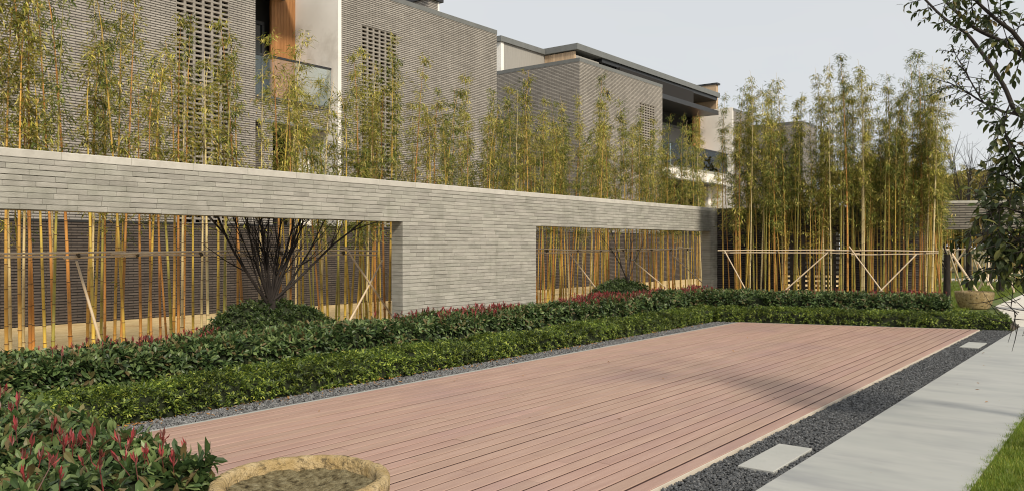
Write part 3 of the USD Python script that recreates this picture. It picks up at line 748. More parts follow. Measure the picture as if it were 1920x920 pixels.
EX, EY = np.array([1.0, 0.0]), np.array([0.0, 1.0])
D2, N2 = unit(1.31, -4.12), np.array([0.953, 0.303])
hedge("clipped_hedge", "low bright green clipped hedge along the left side of the wooden deck", (2.5, 7.2), EX, EY, 14.3, 0.72, 0.28, AZ, 520, seed=1, bumps=0.06, near_power=1.2)
hedge("photinia_hedge", "dark green hedge with red young shoots along the foot of the brick wall", (2.2, 7.98), EX, EY, 16.2, 0.80, 0.57, PH, 260, red=(130, 0.9, 0.42), redw=(4.5, 9.0), seed=2, near_power=1.25, low=0.05)
fo = np.array([16.29, 6.70]) + N2 * 0.10 - D2 * 0.45
hedge("clipped_hedge", "low green clipped hedge across the far end of the wooden deck", fo, D2, N2, 5.35, 0.85, 0.30, AZ, 430, seed=3)
fo2 = np.array([16.29, 6.70]) + N2 * 1.0 - D2 * 1.3
hedge("photinia_hedge", "dark hedge with a few red shoots in front of the far bamboo row", fo2, D2, N2, 5.3, 1.15, 0.57, PH, 230, red=(45, 0.8, 0.5), seed=4, low=0.05)
hedge("photinia_hedge", "large leaved dark green hedge with red shoots in the near left corner", (0.75, 3.75), EX, EY, 1.62, 3.75, 0.56, PH, 300, red=(52, 1.4, 0.30), seed=5, bumps=0.09, edge=0.1, low=0.03)


def mound(name, label, c, rx, ry, H, dens):
    t = thing(name, label, "shrub", (c[0], c[1], 0))
    g = trimesh.creation.icosphere(3, 1.0); v = g.vertices.copy()
    v = v * (0.9 + 0.25 * meshkit.fbm(v * 2.2 + c[0], 3)[:, None]) * [rx * 0.93, ry * 0.93, H * 0.93]
    v[:, 2] = np.maximum(v[:, 2], -0.05)
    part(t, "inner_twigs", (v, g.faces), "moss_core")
    n = int(dens * (rx * ry * 3 + (rx + ry) * H * 2))
    d = rh.normal(0, 1, (n, 3)); d[:, 2] = np.abs(d[:, 2]); d /= np.linalg.norm(d, axis=1, keepdims=True)
    r = (0.9 + 0.25 * meshkit.fbm(d * 2.2 + c[0], 3)) * rh.uniform(0.92, 1.04, n)
    scatter(t, "leaves", DK, d * r[:, None] * [rx, ry, H], quats(d * [1, 1, 1] + [0, 0, 0.5] + rh.normal(0, .3, (n, 3)), rh.uniform(0, 6.28, n)), rh.uniform(0.9, 1.5, n), rh.integers(0, 4, n))


mound("round_shrub", "dark green mounded shrub at the foot of the bare tree in the left opening", (7.1, 9.72), 1.2, 0.42, 0.80, 420)
mound("round_shrub", "dark green mounded shrub at the foot of the bare tree in the right opening", (16.75, 9.75), 1.5, 0.42, 0.80, 300)


# ------------------------------------------------------------------ bamboo
SHAPES = {}


def make_bamboo(H, seed, culm, leafmat, dense=1.0):
    r = np.random.default_rng(seed)
    root = f"/World/bamboo_kinds/{'bamboo_%02d' % seed}"
    UsdGeom.Xform.Define(stage, root)
    bend, az = r.uniform(0.0, 0.05) * H, r.uniform(0, 6.28)
    tip = r.uniform(0.05, 0.22)
    bx_, by_ = math.cos(az), math.sin(az)

    def at(z):
        t = z / H
        o = bend * t * t + tip * max(0, t - 0.8) ** 2 * 12
        return np.array([o * bx_, o * by_, z - 0.15 * max(0, t - 0.85) ** 2 * 10 * tip])

    rb = 0.0125 + 0.0019 * H * 0.8
    zs, k = [0.0], 0
    while zs[-1] < H:
        zs.append(zs[-1] + (0.13 + 0.13 * min(1, len(zs) / 7)) * r.uniform(0.9, 1.1))
    zs[-1] = H
    pts, rad, rings = [], [], MB()
    radius = lambda z: max(0.0025, rb * (1 - (z / H) ** 1.25) + 0.0025)
    for i, z in enumerate(zs):
        rr = radius(z)
        for dz, m in ((-0.012, 1.0), (0.0, 1.16), (0.008, 1.05), (0.016, 0.93)):
            if 0 < i < len(zs) - 1:
                pts.append(at(z + dz)); rad.append(rr * m)
        if 0 < i < len(zs) - 1 and z < H * 0.8:
            rings.tube([at(z - 0.004), at(z + 0.005)], [rr * 1.2, rr * 1.2], 7, cap=False)
        if i in (0, len(zs) - 1):
            pts.append(at(z)); rad.append(rr)
    cane = MB().tube(pts, rad, 7)
    part(root, "culm", cane, culm, smooth=True)
    part(root, "node_rings", rings, "node_ring", kind="stuff")
    br, lv = MB(), MB()
    z_leaf = H * r.uniform(0.34, 0.48)
    for i, z in enumerate(zs[1:-1]):
        if z < z_leaf and not (z > 0.2 * H and r.random() < 0.10):
            continue
        t = z / H
        thin = z < z_leaf + 0.4
        for _ in range(1 if thin else int(r.integers(3, 6) * dense)):
            a, el = r.uniform(0, 6.28), r.uniform(0.55, 1.25)
            Lb = r.uniform(0.14, 0.50) * (1.2 - 0.85 * t)
            d = np.array([math.cos(a) * math.cos(el), math.sin(a) * math.cos(el), math.sin(el)])
            p0 = at(min(H, z + r.uniform(-0.08, 0.08))); p1 = p0 + d * Lb * 0.55; p2 = p0 + d * Lb + np.array([d[0], d[1], -0.3]) * 0.06
            br.tube([p0, p1, p2], [0.0032, 0.0022, 0.0012], 3, cap=False)
            for _ in range(int(r.integers(5, 10) if thin else r.integers(11, 21))):
                s = r.uniform(0.35, 1.05)
                q = (p0 + (p1 - p0) * s / 0.55 if s < 0.55 else p1 + (p2 - p1) * min(1, (s - 0.55) / 0.45)) + r.normal(0, 0.035, 3)
                b2 = a + r.normal(0, 0.9); e2 = r.uniform(-1.0, 0.45)
                dd = np.array([math.cos(b2) * math.cos(e2), math.sin(b2) * math.cos(e2), math.sin(e2)])
                L, W = r.uniform(0.07, 0.135), r.uniform(0.014, 0.021)
                s3 = np.cross(dd, [0, 0, 1.0]); s3 = s3 / (np.linalg.norm(s3) + 1e-9) * math.cos(r.uniform(-0.6, 0.6)) + np.array([0, 0, 0.4 * r.uniform(-1, 1)])
                lv.add([q, q + dd * L * 0.4 + s3 * W / 2, q + dd * L - np.array([0, 0, 0.012]), q + dd * L * 0.4 - s3 * W / 2], [(0, 1, 2), (0, 2, 3)])
    part(root, "branches", br, "twig", kind="stuff")
    part(root, "leaves", lv, leafmat, kind="stuff")
    SHAPES[root] = (cane, culm, lv, leafmat)
    return root, H, {"culm_gold": "golden", "culm_orange": "orange", "culm_green": "greenish", "culm_pale": "straw coloured"}[culm]


stage.CreateClassPrim("/World/bamboo_kinds")
HS = [3.3, 3.8, 4.2, 4.4, 4.7, 4.9, 5.2, 5.4, 5.7, 6.0, 4.3, 4.8, 5.3, 5.8]
CU = ["culm_gold", "culm_orange", "culm_gold", "culm_green", "culm_gold", "culm_pale", "culm_orange", "culm_gold", "culm_green", "culm_gold", "culm_pale", "culm_orange", "culm_gold", "culm_pale"]
KINDS = [make_bamboo(h, k + 1, CU[k], "bamboo_leaf" if k % 3 else "bamboo_leaf_dark") for k, h in enumerate(HS)]
FULL = [make_bamboo(h, k + 31, CU[k], "bamboo_leaf" if k % 2 else "bamboo_leaf_dark", 1.6) for k, h in enumerate([3.8, 4.4, 4.8, 5.2, 5.5, 5.8, 6.1])]
rb_ = random.Random(17)


PLANTED = []


def plant(x, y, H, tail, group, lean=0.02, leanx=0.0):
    near = sorted(FULL if x > 17.6 or (x > 9.5 and rb_.random() < 0.6) else KINDS, key=lambda k: abs(k[1] - H) + rb_.random() * 0.55)[0]
    s = H / near[1]
    lx, ly = rb_.gauss(0, lean) + leanx, rb_.gauss(0, lean)
    spin = rb_.uniform(0, 360)
    w = rb_.uniform(0.8, 1.15)
    if x > 12.5:
        w *= 0.86
    m = Gf.Matrix4d(1).SetScale(Gf.Vec3d(w, w, s)) * Gf.Matrix4d(1).SetRotate(Gf.Rotation(Gf.Vec3d(0, 0, 1), spin)) * Gf.Matrix4d(1).SetRotate(Gf.Rotation(Gf.Vec3d(-ly, lx, 0.0001).GetNormalized(), math.degrees(math.hypot(lx, ly)))) * Gf.Matrix4d(1).SetTranslate(Gf.Vec3d(x, y, -0.03))
    PLANTED.append((math.atan2(y, x), near, m, tail, group))


def plant_all():
    """Bamboo is told apart by the colour of its culm and, where only a few are left, by its place from left to right."""
    kinds = {}
    for q in PLANTED:
        kinds.setdefault((q[4], q[1][2]), []).append(q)
    for (gp, colour), row in kinds.items():
        row.sort(key=lambda q: -q[0])
        place = {1: ["only one"], 2: ["left of two", "right of two"], 3: ["leftmost of three", "middle of three", "rightmost of three"]}.get(len(row))
        for k, (_, near, m, tail, _g) in enumerate(row):
            lb = f"{colour} bamboo, {place[k]}, {tail}" if place else f"{colour} bamboo {tail}"
            copy_of(near[0], "bamboo", lb, "bamboo", m, f"{gp}, {colour} culms")


NEAR = [(3.85, 10.73, 5.3), (3.92, 10.69, 5.3), (4.03, 10.56, 4.8), (4.06, 10.26, 4.6), (4.13, 10.72, 4.7), (4.21, 10.57, 4.6), (4.25, 10.48, 4.9), (4.31, 10.54, 5.2), (4.39, 10.39, 4.1), (4.43, 10.33, 4.5), (4.55, 10.56, 5.4), (4.81, 10.69, 5.2), (4.94, 10.35, 4.1), (5.03, 10.74, 4.5), (5.07, 10.73, 4.9), (5.20, 10.73, 4.4), (5.22, 10.28, 4.8), (5.22, 10.43, 5.2), (5.28, 10.25, 5.0), (5.56, 10.40, 3.8), (5.64, 10.28, 3.9), (5.65, 10.41, 4.2), (5.96, 10.62, 4.0), (6.00, 10.25, 4.6), (6.13, 10.64, 4.4), (6.33, 10.73, 4.3), (6.44, 10.43, 4.3), (6.47, 10.30, 4.3), (6.49, 10.71, 3.9), (6.71, 10.30, 4.5), (6.86, 10.68, 4.3), (7.01, 10.71, 4.3), (7.07, 10.52, 4.7), (7.08, 10.34, 4.8), (7.49, 10.59, 4.3), (7.51, 10.27, 4.1), (7.79, 10.45, 4.8), (7.83, 10.28, 4.2), (8.06, 10.66, 5.0), (8.18, 10.50, 4.0), (8.34, 10.62, 3.5), (8.50, 10.32, 3.3), (8.68, 10.64, 4.3), (8.71, 10.48, 3.2), (9.04, 10.45, 4.1), (9.06, 10.61, 4.2), (9.08, 10.74, 4.1), (9.18, 10.49, 3.2), (9.33, 10.40, 3.2), (9.44, 10.50, 4.8), (9.44, 10.74, 3.2), (9.49, 10.39, 3.2), (9.75, 10.43, 3.3), (10.01, 10.43, 4.9), (10.09, 10.60, 4.4), (10.32, 10.54, 5.5), (10.40, 10.38, 4.9), (11.10, 10.42, 4.2), (11.17, 10.66, 4.0), (11.45, 10.66, 4.3), (11.83, 10.33, 3.4), (11.83, 10.68, 4.6), (12.16, 10.73, 5.1), (12.64, 10.49, 4.2), (12.91, 10.62, 4.1), (12.97, 10.54, 4.5), (13.20, 10.56, 3.2), (13.46, 10.61, 4.7), (13.57, 10.47, 4.9), (13.78, 10.59, 5.3), (13.86, 10.49, 5.4), (13.88, 10.32, 4.8), (14.13, 10.35, 4.1), (14.39, 10.30, 4.4), (14.77, 10.42, 3.2), (15.02, 10.65, 3.9), (15.14, 10.91, 4.6), (15.61, 10.91, 4.3), (15.64, 10.88, 3.2), (15.68, 10.41, 4.1), (16.02, 10.90, 3.8), (16.20, 11.11, 4.7), (16.21, 10.91, 3.9), (16.27, 10.53, 3.7), (16.66, 10.93, 3.2), (16.80, 10.42, 5.4), (16.92, 11.30, 4.6), (17.47, 10.57, 3.5), (17.48, 11.26, 3.2), (17.61, 10.57, 4.6), (17.83, 11.28, 5.4), (18.01, 11.28, 6.0), (18.06, 10.85, 5.4), (18.18, 11.08, 4.7), (18.60, 10.91, 5.1), (18.91, 10.83, 5.5), (18.92, 10.34, 4.5), (19.07, 10.76, 4.6), (19.14, 11.04, 4.9), (20.30, 10.73, 4.1), (20.59, 11.35, 5.6), (20.75, 10.78, 3.3), (20.86, 10.37, 3.4), (20.88, 11.19, 5.3), (21.54, 10.59, 3.2), (21.82, 11.15, 5.5), (22.09, 10.45, 4.9), (22.13, 10.71, 4.7), (22.13, 11.12, 3.3), (22.57, 10.53, 3.3), (22.59, 10.78, 5.5), (23.24, 10.72, 5.7), (23.98, 10.64, 4.4), (24.36, 11.13, 5.3), (25.24, 11.38, 3.7)]
FAR = [(18.96, 8.18, 5.4), (18.89, 7.84, 4.4), (19.01, 7.83, 5.5), (18.72, 7.66, 4.5), (18.69, 7.43, 5.7), (19.20, 7.59, 5.4), (19.16, 7.50, 5.3), (18.77, 7.09, 5.1), (18.92, 7.05, 4.1), (19.04, 6.96, 4.5), (19.40, 7.02, 5.6), (19.63, 6.97, 5.8), (18.95, 6.66, 4.2), (19.61, 6.70, 5.1), (19.22, 6.53, 5.2), (19.48, 6.51, 5.0), (19.14, 6.19, 3.8), (19.76, 6.25, 4.8), (19.56, 6.04, 5.2), (19.76, 6.05, 5.8), (19.21, 5.71, 5.9), (20.00, 5.80, 5.5), (19.25, 5.52, 5.2), (19.80, 5.63, 5.8), (19.38, 5.42, 5.9), (19.67, 5.34, 5.1), (19.53, 5.15, 5.7), (19.55, 5.11, 5.8), (19.87, 5.07, 5.2), (19.80, 4.98, 4.4), (20.12, 4.89, 4.8), (19.65, 4.73, 5.3), (20.15, 4.80, 4.5), (19.76, 4.65, 5.5), (19.70, 4.47, 4.8), (19.97, 4.48, 5.4), (19.93, 4.38, 4.2), (19.85, 4.28, 5.2), (20.58, 4.33, 5.6), (20.63, 4.27, 6.0), (20.48, 4.17, 6.0), (20.30, 4.05, 4.4), (20.15, 3.97, 5.8), (20.66, 4.00, 5.0), (19.92, 3.80, 5.7), (20.24, 3.82, 5.5)]
BANDS = [(4.8, "at the left picture edge before the brick front", "bamboo at the left edge"),
         (5.95, "near the leaning prop in the left wall opening", "bamboo left of the bare tree"),
         (7.6, "behind the bare tree in the left wall opening", "bamboo behind the first bare tree"),
         (8.9, "between the bare tree and the middle pillar", "bamboo just left of the middle pillar"),
         (12.3, "rising above the middle pillar of the brick wall", "bamboo above the middle pillar"),
         (16.0, "leaning in the left half of the right opening", "bamboo in the right opening, left half"),
         (20.0, "in the right half of the right wall opening", "bamboo in the right opening, right half"),
         (99, "rising over the right end of the brick wall", "bamboo over the right end of the wall")]
for x, y, H in NEAR:
    lb, gp = next((b[1], b[2]) for b in BANDS if x < b[0])
    plant(x, y, H, lb, gp, 0.022 if x < 12.2 else 0.03, 0.05 if 12.5 < x < 17 else 0.0)
for k, (x, y, H) in enumerate(FAR):
    left = y > 6.0
    plant(x, y, H, "in the far row before the perforated dark wall" if left else "in the far row left of the gateway beam", "far bamboo row, left half" if left else "far bamboo row, right half", 0.02)
BACK = [(6.4, "in the rear rank before the large house's left part", "rear bamboo rank, left"), (12.2, "in the rear rank behind tree and middle pillar", "rear bamboo rank, middle"),
        (18.6, "in the rear rank before the gap between houses", "rear bamboo rank, before the gap"), (99, "in the rear rank before the central house", "rear bamboo rank, right")]
for k in range(74):                                                    # a second, looser rank behind the near row
    x = 4.2 + 21.5 * ((k + rb_.uniform(0, 1)) / 74) ** 0.9
    if 7.4 < x < 9.4:                                                   # the view to the balcony stays open
        continue
    lb, gp = next((b[1], b[2]) for b in BACK if x < b[0])
    plant(x, rb_.uniform(11.0, 12.8), rb_.choice([3.3, 3.8, 4.2, 4.4, 4.7, 5.2]) + (0.5 if x > 17 else 0), lb, gp, 0.03)
FP = np.array([18.3, 7.93])
for k in range(28):                                                    # a second, looser rank of the far row
    s = rb_.uniform(0.0, 4.9); q = FP + VD * s + ND * rb_.uniform(0.5, 1.6)
    plant(q[0], q[1], rb_.uniform(3.3, 5.6), "in the far rear rank against the dark wall", "rear rank of the far bamboo row", 0.025)
for k in range(36):                                                    # the bamboo screen beyond the gateway
    t_ = k / 35; q = np.array([39.2, 7.9]) * (1 - t_) + np.array([44.6, 4.5]) * t_
    plant(q[0] + rb_.gauss(0, 0.3), q[1] + rb_.gauss(0, 0.3), rb_.uniform(3.6, 5.4), "of the distant screen seen under the beam", "distant bamboo screen under the beam", 0.03)

plant_all()


def thicket(label, pts, seed):
    """The thin canes between and behind the counted ones, too many and too hidden to tell apart."""
    r = np.random.default_rng(seed)
    t = thing("bamboo_thicket", label, "bamboo", kind="stuff")
    src = [SHAPES[k[0]] for k in (FULL[0], FULL[1], FULL[2], FULL[3])]
    n = len(pts)
    P = np.column_stack([pts, np.full(n, -0.03)])
    nrm = np.column_stack([r.normal(0, 0.03, (n, 2)), np.ones(n)]); sp = r.uniform(0, 6.28, n)
    sc = np.column_stack([np.full((n, 2), 0.72), r.uniform(0.75, 1.08, n)]); ix = r.integers(0, 4, n)
    scatter(t, "canes", [("cane", s[0], s[1], True) for s in src], P, quats(nrm, sp), sc, ix)
    sc = sc.copy(); sc[:, :2] = 0.95
    scatter(t, "leaves", [("leaf_mass", s[2], s[3], False) for s in src], P, quats(nrm, sp), sc, ix)


rk = np.random.default_rng(12)
s_, o_ = rk.uniform(0.1, 4.95, 66), rk.uniform(0.25, 1.7, 66)
thicket("thin dense canes filling the far bamboo row before the dark wall", np.stack([18.3 + VD[0] * s_ + ND[0] * o_, 7.93 + VD[1] * s_ + ND[1] * o_], 1), 3)
thicket("thin dense canes behind the near bamboo row, between wall and houses", np.stack([9.8 + 16.7 * rk.uniform(0, 1, 46), rk.uniform(11.2, 13.2, 46)], 1), 4)

# ------------------------------------------------------------------ bamboo rails that hold the rows up
rr_ = random.Random(4)


def rail(name, label, o, u, L, z, braces, step=2.6):
    t = thing(name, label, "bamboo rail", (o[0], o[1], 0))
    u3 = np.array([*u, 0.0]); n3 = np.array([u[1], -u[0], 0.0])
    for lane, (dz, dn) in enumerate(((0.0, 0.0), (0.055, 0.03))):
        a = -0.1 * lane
        while a < L:
            b = min(a + step * rr_.uniform(0.9, 1.3), L)
            z0, z1 = z + dz + rr_.gauss(0, 0.012), z + dz + rr_.gauss(0, 0.012)
            p = [u3 * (a + (b - a) * k / 4) + n3 * (dn + rr_.gauss(0, 0.006)) + np.array([0, 0, z0 + (z1 - z0) * k / 4 + rr_.gauss(0, 0.006)]) for k in range(5)]
            part(t, "rail_pole", MB().tube(p, np.linspace(0.014, 0.011, 5), 7), "pole", smooth=40)
            if b >= L:
                break
            a = b - 0.18
    s = 0.15
    while s < L:
        part(t, "lashing", MB().tube([u3 * (s - 0.012) + n3 * 0.012 + np.array([0, 0, z + 0.025]), u3 * (s + 0.012) + n3 * 0.012 + np.array([0, 0, z + 0.03])], [0.034, 0.034], 7), "rope", smooth=40)
        s += rr_.uniform(0.7, 1.3)
    for (s0, z0), (s1, z1) in braces:
        k = (z1 + 0.05) / max(0.05, z0 - z1)                             # carry the prop on down to the ground
        s2 = s1 + (s1 - s0) * k
        part(t, "brace", MB().tube([u3 * s0 + n3 * 0.05 + np.array([0, 0, z0]), u3 * (s0 + s2) / 2 + n3 * 0.13 + np.array([0, 0, (z0 - 0.05) / 2]), u3 * s2 + n3 * 0.2 + np.array([0, 0, -0.05])], [0.014, 0.016, 0.015], 7), "pole", smooth=40, label="slanting bamboo prop")


rail("bamboo_rail", "double bamboo rail with slanting props tied across the left wall opening", (2.0, 9.98), EX, 7.3, 1.46, [((2.53, 1.42), (2.70, 0.71)), ((6.6, 1.57), (7.5, 0.45)), ((7.39, 1.36), (6.73, 0.59))])
rail("bamboo_rail", "double bamboo rail with slanting props tied across the right wall opening", (11.9, 10.05), EX, 9.2, 1.46, [((3.1, 1.42), (3.99, 0.67)), ((5.57, 1.36), (7.53, 0.45)), ((7.98, 1.34), (8.84, 0.93))])
rail("bamboo_rail", "double bamboo rail with crossing props in front of the far bamboo row", FP, VD, 4.55, 1.43, [((0.05, 1.49), (0.53, 0.59)), ((2.31, 1.45), (1.43, 0.62)), ((2.75, 1.58), (3.39, 0.64)), ((4.12, 1.42), (3.41, 0.64))])
q0, q1 = np.array([38.9, 7.6]), np.array([44.2, 4.4])
rail("bamboo_rail", "pale bamboo rail on the distant screen seen under the brick beam", q0, unit(*(q1 - q0)), 6.2, 1.42, [((1.6, 1.4), (1.1, 0.7)), ((3.6, 1.4), (3.0, 0.7))])


# ------------------------------------------------------------------ bare trees in the wall openings
def bare_tree(name, label, c, n, H, seed, mat="bark_dark", spread=0.95, r0=0.045, flat=0.45, trunk=0.35, fine=3, base=0.0):
    r = np.random.default_rng(seed)
    t = thing(name, label, "tree", (c[0], c[1], 0))
    part(t, "trunk", MB().tube([(0, 0, -0.1), (0.01, 0, base + trunk * 0.5), (0, 0, base + trunk)], [r0 * 2.1, r0 * 1.9, r0 * 1.7], 9), mat, smooth=50)
    tw = MB()
    for k in range(n):
        a = -spread + 2 * spread * (k + 0.5) / n + r.normal(0, 0.16)
        dirn = unit(math.sin(a), flat * r.normal(0, 1) * math.sin(1.0) * 0.6, math.cos(a))
        p = np.array([0.35 * r0 * math.sin(a), 0, base + trunk * r.uniform(0.6, 0.98)])
        L = (H - base - trunk) / max(0.55, math.cos(a)) * r.uniform(0.8, 1.0)
        L = min(L, H * 1.1)
        pts = [p]; d = dirn.copy()
        for s in range(7):
            d = unit(*(d + r.normal(0, 0.06, 3) * [1, min(1, flat * 2), 1] + np.array([0, 0, 0.03])))
            pts.append(pts[-1] + d * L / 7)
        ra = r0 * r.uniform(0.32, 0.58)
        part(t, "limb", MB().tube(pts, np.linspace(ra, ra * 0.22, 8), 6), mat, smooth=50)
        for _ in range(fine):
            s = int(r.integers(2, 6)); d2 = unit(*(pts[s + 1] - pts[s] + r.normal(0, 0.25, 3) * [1, min(1, flat * 3), 1] * L / 7 * 1.3))
            q = [pts[s]]
            for j in range(4):
                d2 = unit(*(d2 + r.normal(0, 0.08, 3) + np.array([0, 0, 0.04]))); q.append(q[-1] + d2 * L * 0.09)
            tw.tube(q, np.linspace(ra * 0.42, ra * 0.14, 5), 4)
            for _ in range(2):
                j = int(r.integers(1, 4)); d3 = unit(*(d2 + r.normal(0, 0.5, 3)))
                tw.tube([q[j], q[j] + d3 * L * 0.07, q[j] + d3 * L * 0.13 + np.array([0, 0, 0.02])], [ra * 0.2, ra * 0.14, ra * 0.09], 3, cap=False)
    part(t, "twigs", tw, mat, kind="stuff")
    return t


bare_tree("bare_tree", "dark leafless tree with fanned stems behind the left wall opening", (7.02, 9.66), 15, 2.62, 3, spread=0.82, r0=0.043, trunk=0.42, base=0.42, flat=0.12, fine=7)
bare_tree("bare_tree", "dark leafless tree with few stems behind the right wall opening", (16.9, 9.66), 7, 2.4, 6, spread=0.8, r0=0.024, trunk=0.35, base=0.5, flat=0.12)

# ------------------------------------------------------------------ stone bowls
def bowl(label, c, seed, R=0.45, H=0.44):
    t = thing("stone_bowl", label, "stone bowl", c)
    prof = [(0.0, 0.0), (0.30, 0.0), (0.335, 0.02), (0.38, 0.12), (0.425, 0.25), (0.447, 0.36), (0.452, 0.41), (0.445, 0.432), (0.43, 0.442), (0.405, 0.443), (0.39, 0.437), (0.378, 0.422), (0.37, 0.375), (0.36, 0.32), (0.325, 0.255), (0.27, 0.20), (0.19, 0.17), (0.09, 0.158), (0.0, 0.156)]
    fine = [prof[0]]
    for a, b in zip(prof[:-1], prof[1:]):
        k = max(1, int(math.hypot(b[0] - a[0], b[1] - a[1]) / 0.022))
        fine += [(a[0] + (b[0] - a[0]) * j / k, a[1] + (b[1] - a[1]) * j / k) for j in range(1, k + 1)]
    n = 110
    pr = np.array(fine[1:-1]); ang = np.arange(n) * 2 * PI / n
    v = np.stack([pr[:, :1] * np.cos(ang), pr[:, :1] * np.sin(ang), np.repeat(pr[:, 1:], n, 1)], -1).reshape(-1, 3)
    nn = meshkit.fbm(v * 5 + seed, 4) - 0.5; n2 = meshkit.fbm(v * 28 + seed, 3) - 0.5
    rad = np.stack([v[:, 0], v[:, 1], 0 * v[:, 0]], 1); rad /= np.linalg.norm(rad, axis=1, keepdims=True) + 1e-9
    v = v + rad * (nn * 0.016 + n2 * 0.014)[:, None]; v[:, 2] += (meshkit.fbm(v * 7 + 3 + seed, 3) - 0.5) * 0.016 * (v[:, 2] > 0.1) + n2 * 0.014 * (v[:, 2] > 0.1)
    m_ = len(pr); i, j = np.meshgrid(np.arange(m_ - 1), np.arange(n), indexing="ij")
    q = np.stack([i * n + j, i * n + (j + 1) % n, (i + 1) * n + (j + 1) % n, (i + 1) * n + j], -1).reshape(-1, 4)
    f = np.vstack([q[:, [0, 1, 2]], q[:, [0, 2, 3]]])
    v = np.vstack([v, [[0, 0, 0.0], [0, 0, 0.156]]]); k = np.arange(n); c0 = m_ * n
    f = np.vstack([f, np.stack([k * 0 + c0, (k + 1) % n, k], 1), np.stack([k * 0 + c0 + 1, (m_ - 1) * n + k, (m_ - 1) * n + (k + 1) % n], 1)])
    v *= [R / 0.452, R / 0.452, H / 0.443]
    part(t, "bowl", (v, f), "bowl_stone", smooth=50)
    g = MB(); nr, na = 16, 64
    rr2 = np.linspace(0.02, 0.372, nr) * R / 0.452; aa = np.arange(na) * 2 * PI / na
    P = np.stack([np.outer(rr2, np.cos(aa)), np.outer(rr2, np.sin(aa)), np.repeat((0.345 + 0.035 * (rr2 / rr2[-1]) ** 2.2)[:, None], na, 1)], -1).reshape(-1, 3)
    P[:, 2] += (meshkit.fbm(P * 14 + seed, 3) - 0.5) * 0.022 + (meshkit.fbm(P * 45 + seed, 2) - 0.5) * 0.03
    i, j = np.meshgrid(np.arange(nr - 1), np.arange(na), indexing="ij")
    q = np.stack([i * na + j, (i + 1) * na + j, (i + 1) * na + (j + 1) % na, i * na + (j + 1) % na], -1).reshape(-1, 4)
    n0 = len(P); k = np.arange(na)
    g.add(np.vstack([P, [[0, 0, P[:na, 2].mean()]]]), np.vstack([q[:, [0, 1, 2]], q[:, [0, 2, 3]], np.stack([k * 0 + n0, k, (k + 1) % na], 1)]))
    part(t, "gritty_fill", g, "grit_earth", smooth=True)


bowl("weathered yellow stone bowl in front of the deck at the bottom edge", (2.68, 3.43, -0.015), 2)
bowl("weathered stone bowl on the lawn behind the far right end of the hedge", (23.8, 3.55, 0), 7)

# ------------------------------------------------------------------ beyond the gateway: propped trees, a bollard
def propped_tree(label, c, H, lean, props, seed, crown=10, mat="bark_dark"):
    r = np.random.default_rng(seed)
    t = bare_tree("propped_tree", label, c, crown, H, seed, mat=mat, spread=0.8, r0=0.05, flat=1.4, trunk=H * 0.42, fine=7)
    k = 0
    for dx, dy in props:
        part(t, "prop", MB().tube([(dx * 0.06, dy * 0.06, 1.48), (dx, dy, -0.03)], [0.032, 0.034], 7), "pole", smooth=40, label="pale wooden prop")


propped_tree("dark tree trunk at the left end of the brick beam with wooden props", (26.9, 4.72), 3.2, 0.0, [(2.3, -0.10), (0.2, 1.0), (-0.2, -1.0)], 41, 5)
propped_tree("bare branching tree with props rising above the middle of the brick beam", (34.9, 5.4), 6.3, 0.0, [(2.2, -0.2), (0.1, 1.1), (-0.6, -0.9)], 42, 13)
propped_tree("dark slender tree with props right of the bare branching tree", (38.9, 5.25), 5.2, 0.0, [(-1.2, -0.1), (1.9, 0.9), (0.3, -1.1)], 43, 9, "bark_dark")
propped_tree("dark tree trunk beside the pale path under the overhanging leaves", (33.4, 4.15), 4.8, 0.0, [(-0.9, -0.5), (0.3, -0.9), (0.5, 0.8)], 44, 8)
t = thing("bollard_lamp", "short black bollard lamp standing behind the far stone bowl", "bollard lamp", (27.1, 4.15, 0))
part(t, "post", MB().tube([(0, 0, -0.05), (0, 0, 0.62)], [0.055, 0.055], 16), "black_metal", smooth=40)
part(t, "lamp_head", MB().tube([(0, 0, 0.622), (0, 0, 0.73), (0, 0, 0.75)], [0.062, 0.062, 0.05], 16), "black_metal", smooth=40)


# ------------------------------------------------------------------ trees far behind
def far_tree(label, c, H, R, seed, n=5200, name="tree", leafmat="tree_leaf", group=None, size=0.30):
    r = np.random.default_rng(seed)
    t = thing(name, label, "tree", (c[0], c[1], 0), group=group)
    part(t, "trunk", MB().tube([(0, 0, -0.2), (0.1, 0, H * 0.3), (0, 0.1, H * 0.62)], [0.16, 0.12, 0.05], 8), "bark_dark", smooth=50)
    lb = MB()
    blobs = []
    for k in range(11):
        a = r.uniform(0, 6.28); q = np.array([math.cos(a) * R * r.uniform(0.15, 0.75), math.sin(a) * R * r.uniform(0.15, 0.75), H * r.uniform(0.3, 0.9)])
        blobs.append((q, R * r.uniform(0.25, 0.5)))
        lb.tube([(0, 0, H * 0.28), q * [0.5, 0.5, 0.85], q], [0.06, 0.04, 0.015], 4)
    part(t, "limbs", lb, "bark_dark")
    b = MB()
    per = n // len(blobs)
    for q, s in blobs:
        d = r.normal(0, 1, (per, 3)); d /= np.linalg.norm(d, axis=1, keepdims=True)
        p = q + d * s * r.uniform(0.35, 1.0, (per, 1)) ** 0.5 * [1, 1, 0.8]
        ax = r.normal(0, 1, (per, 3)); ax /= np.linalg.norm(ax, axis=1, keepdims=True)
        sd = np.cross(ax, r.normal(0, 1, (per, 3))); sd /= np.linalg.norm(sd, axis=1, keepdims=True)
        L = size * r.uniform(0.5, 1.1, (per, 1))
        v = np.stack([p - ax * L / 2, p + sd * L * 0.28, p + ax * L / 2, p - sd * L * 0.28], 1).reshape(-1, 3)
        i = np.arange(per)[:, None] * 4
        b.add(v, np.vstack([i + [0, 1, 2], i + [0, 2, 3]]), np.repeat(r.random(per), 4))
    part(t, "crown", b, leafmat, kind="stuff")


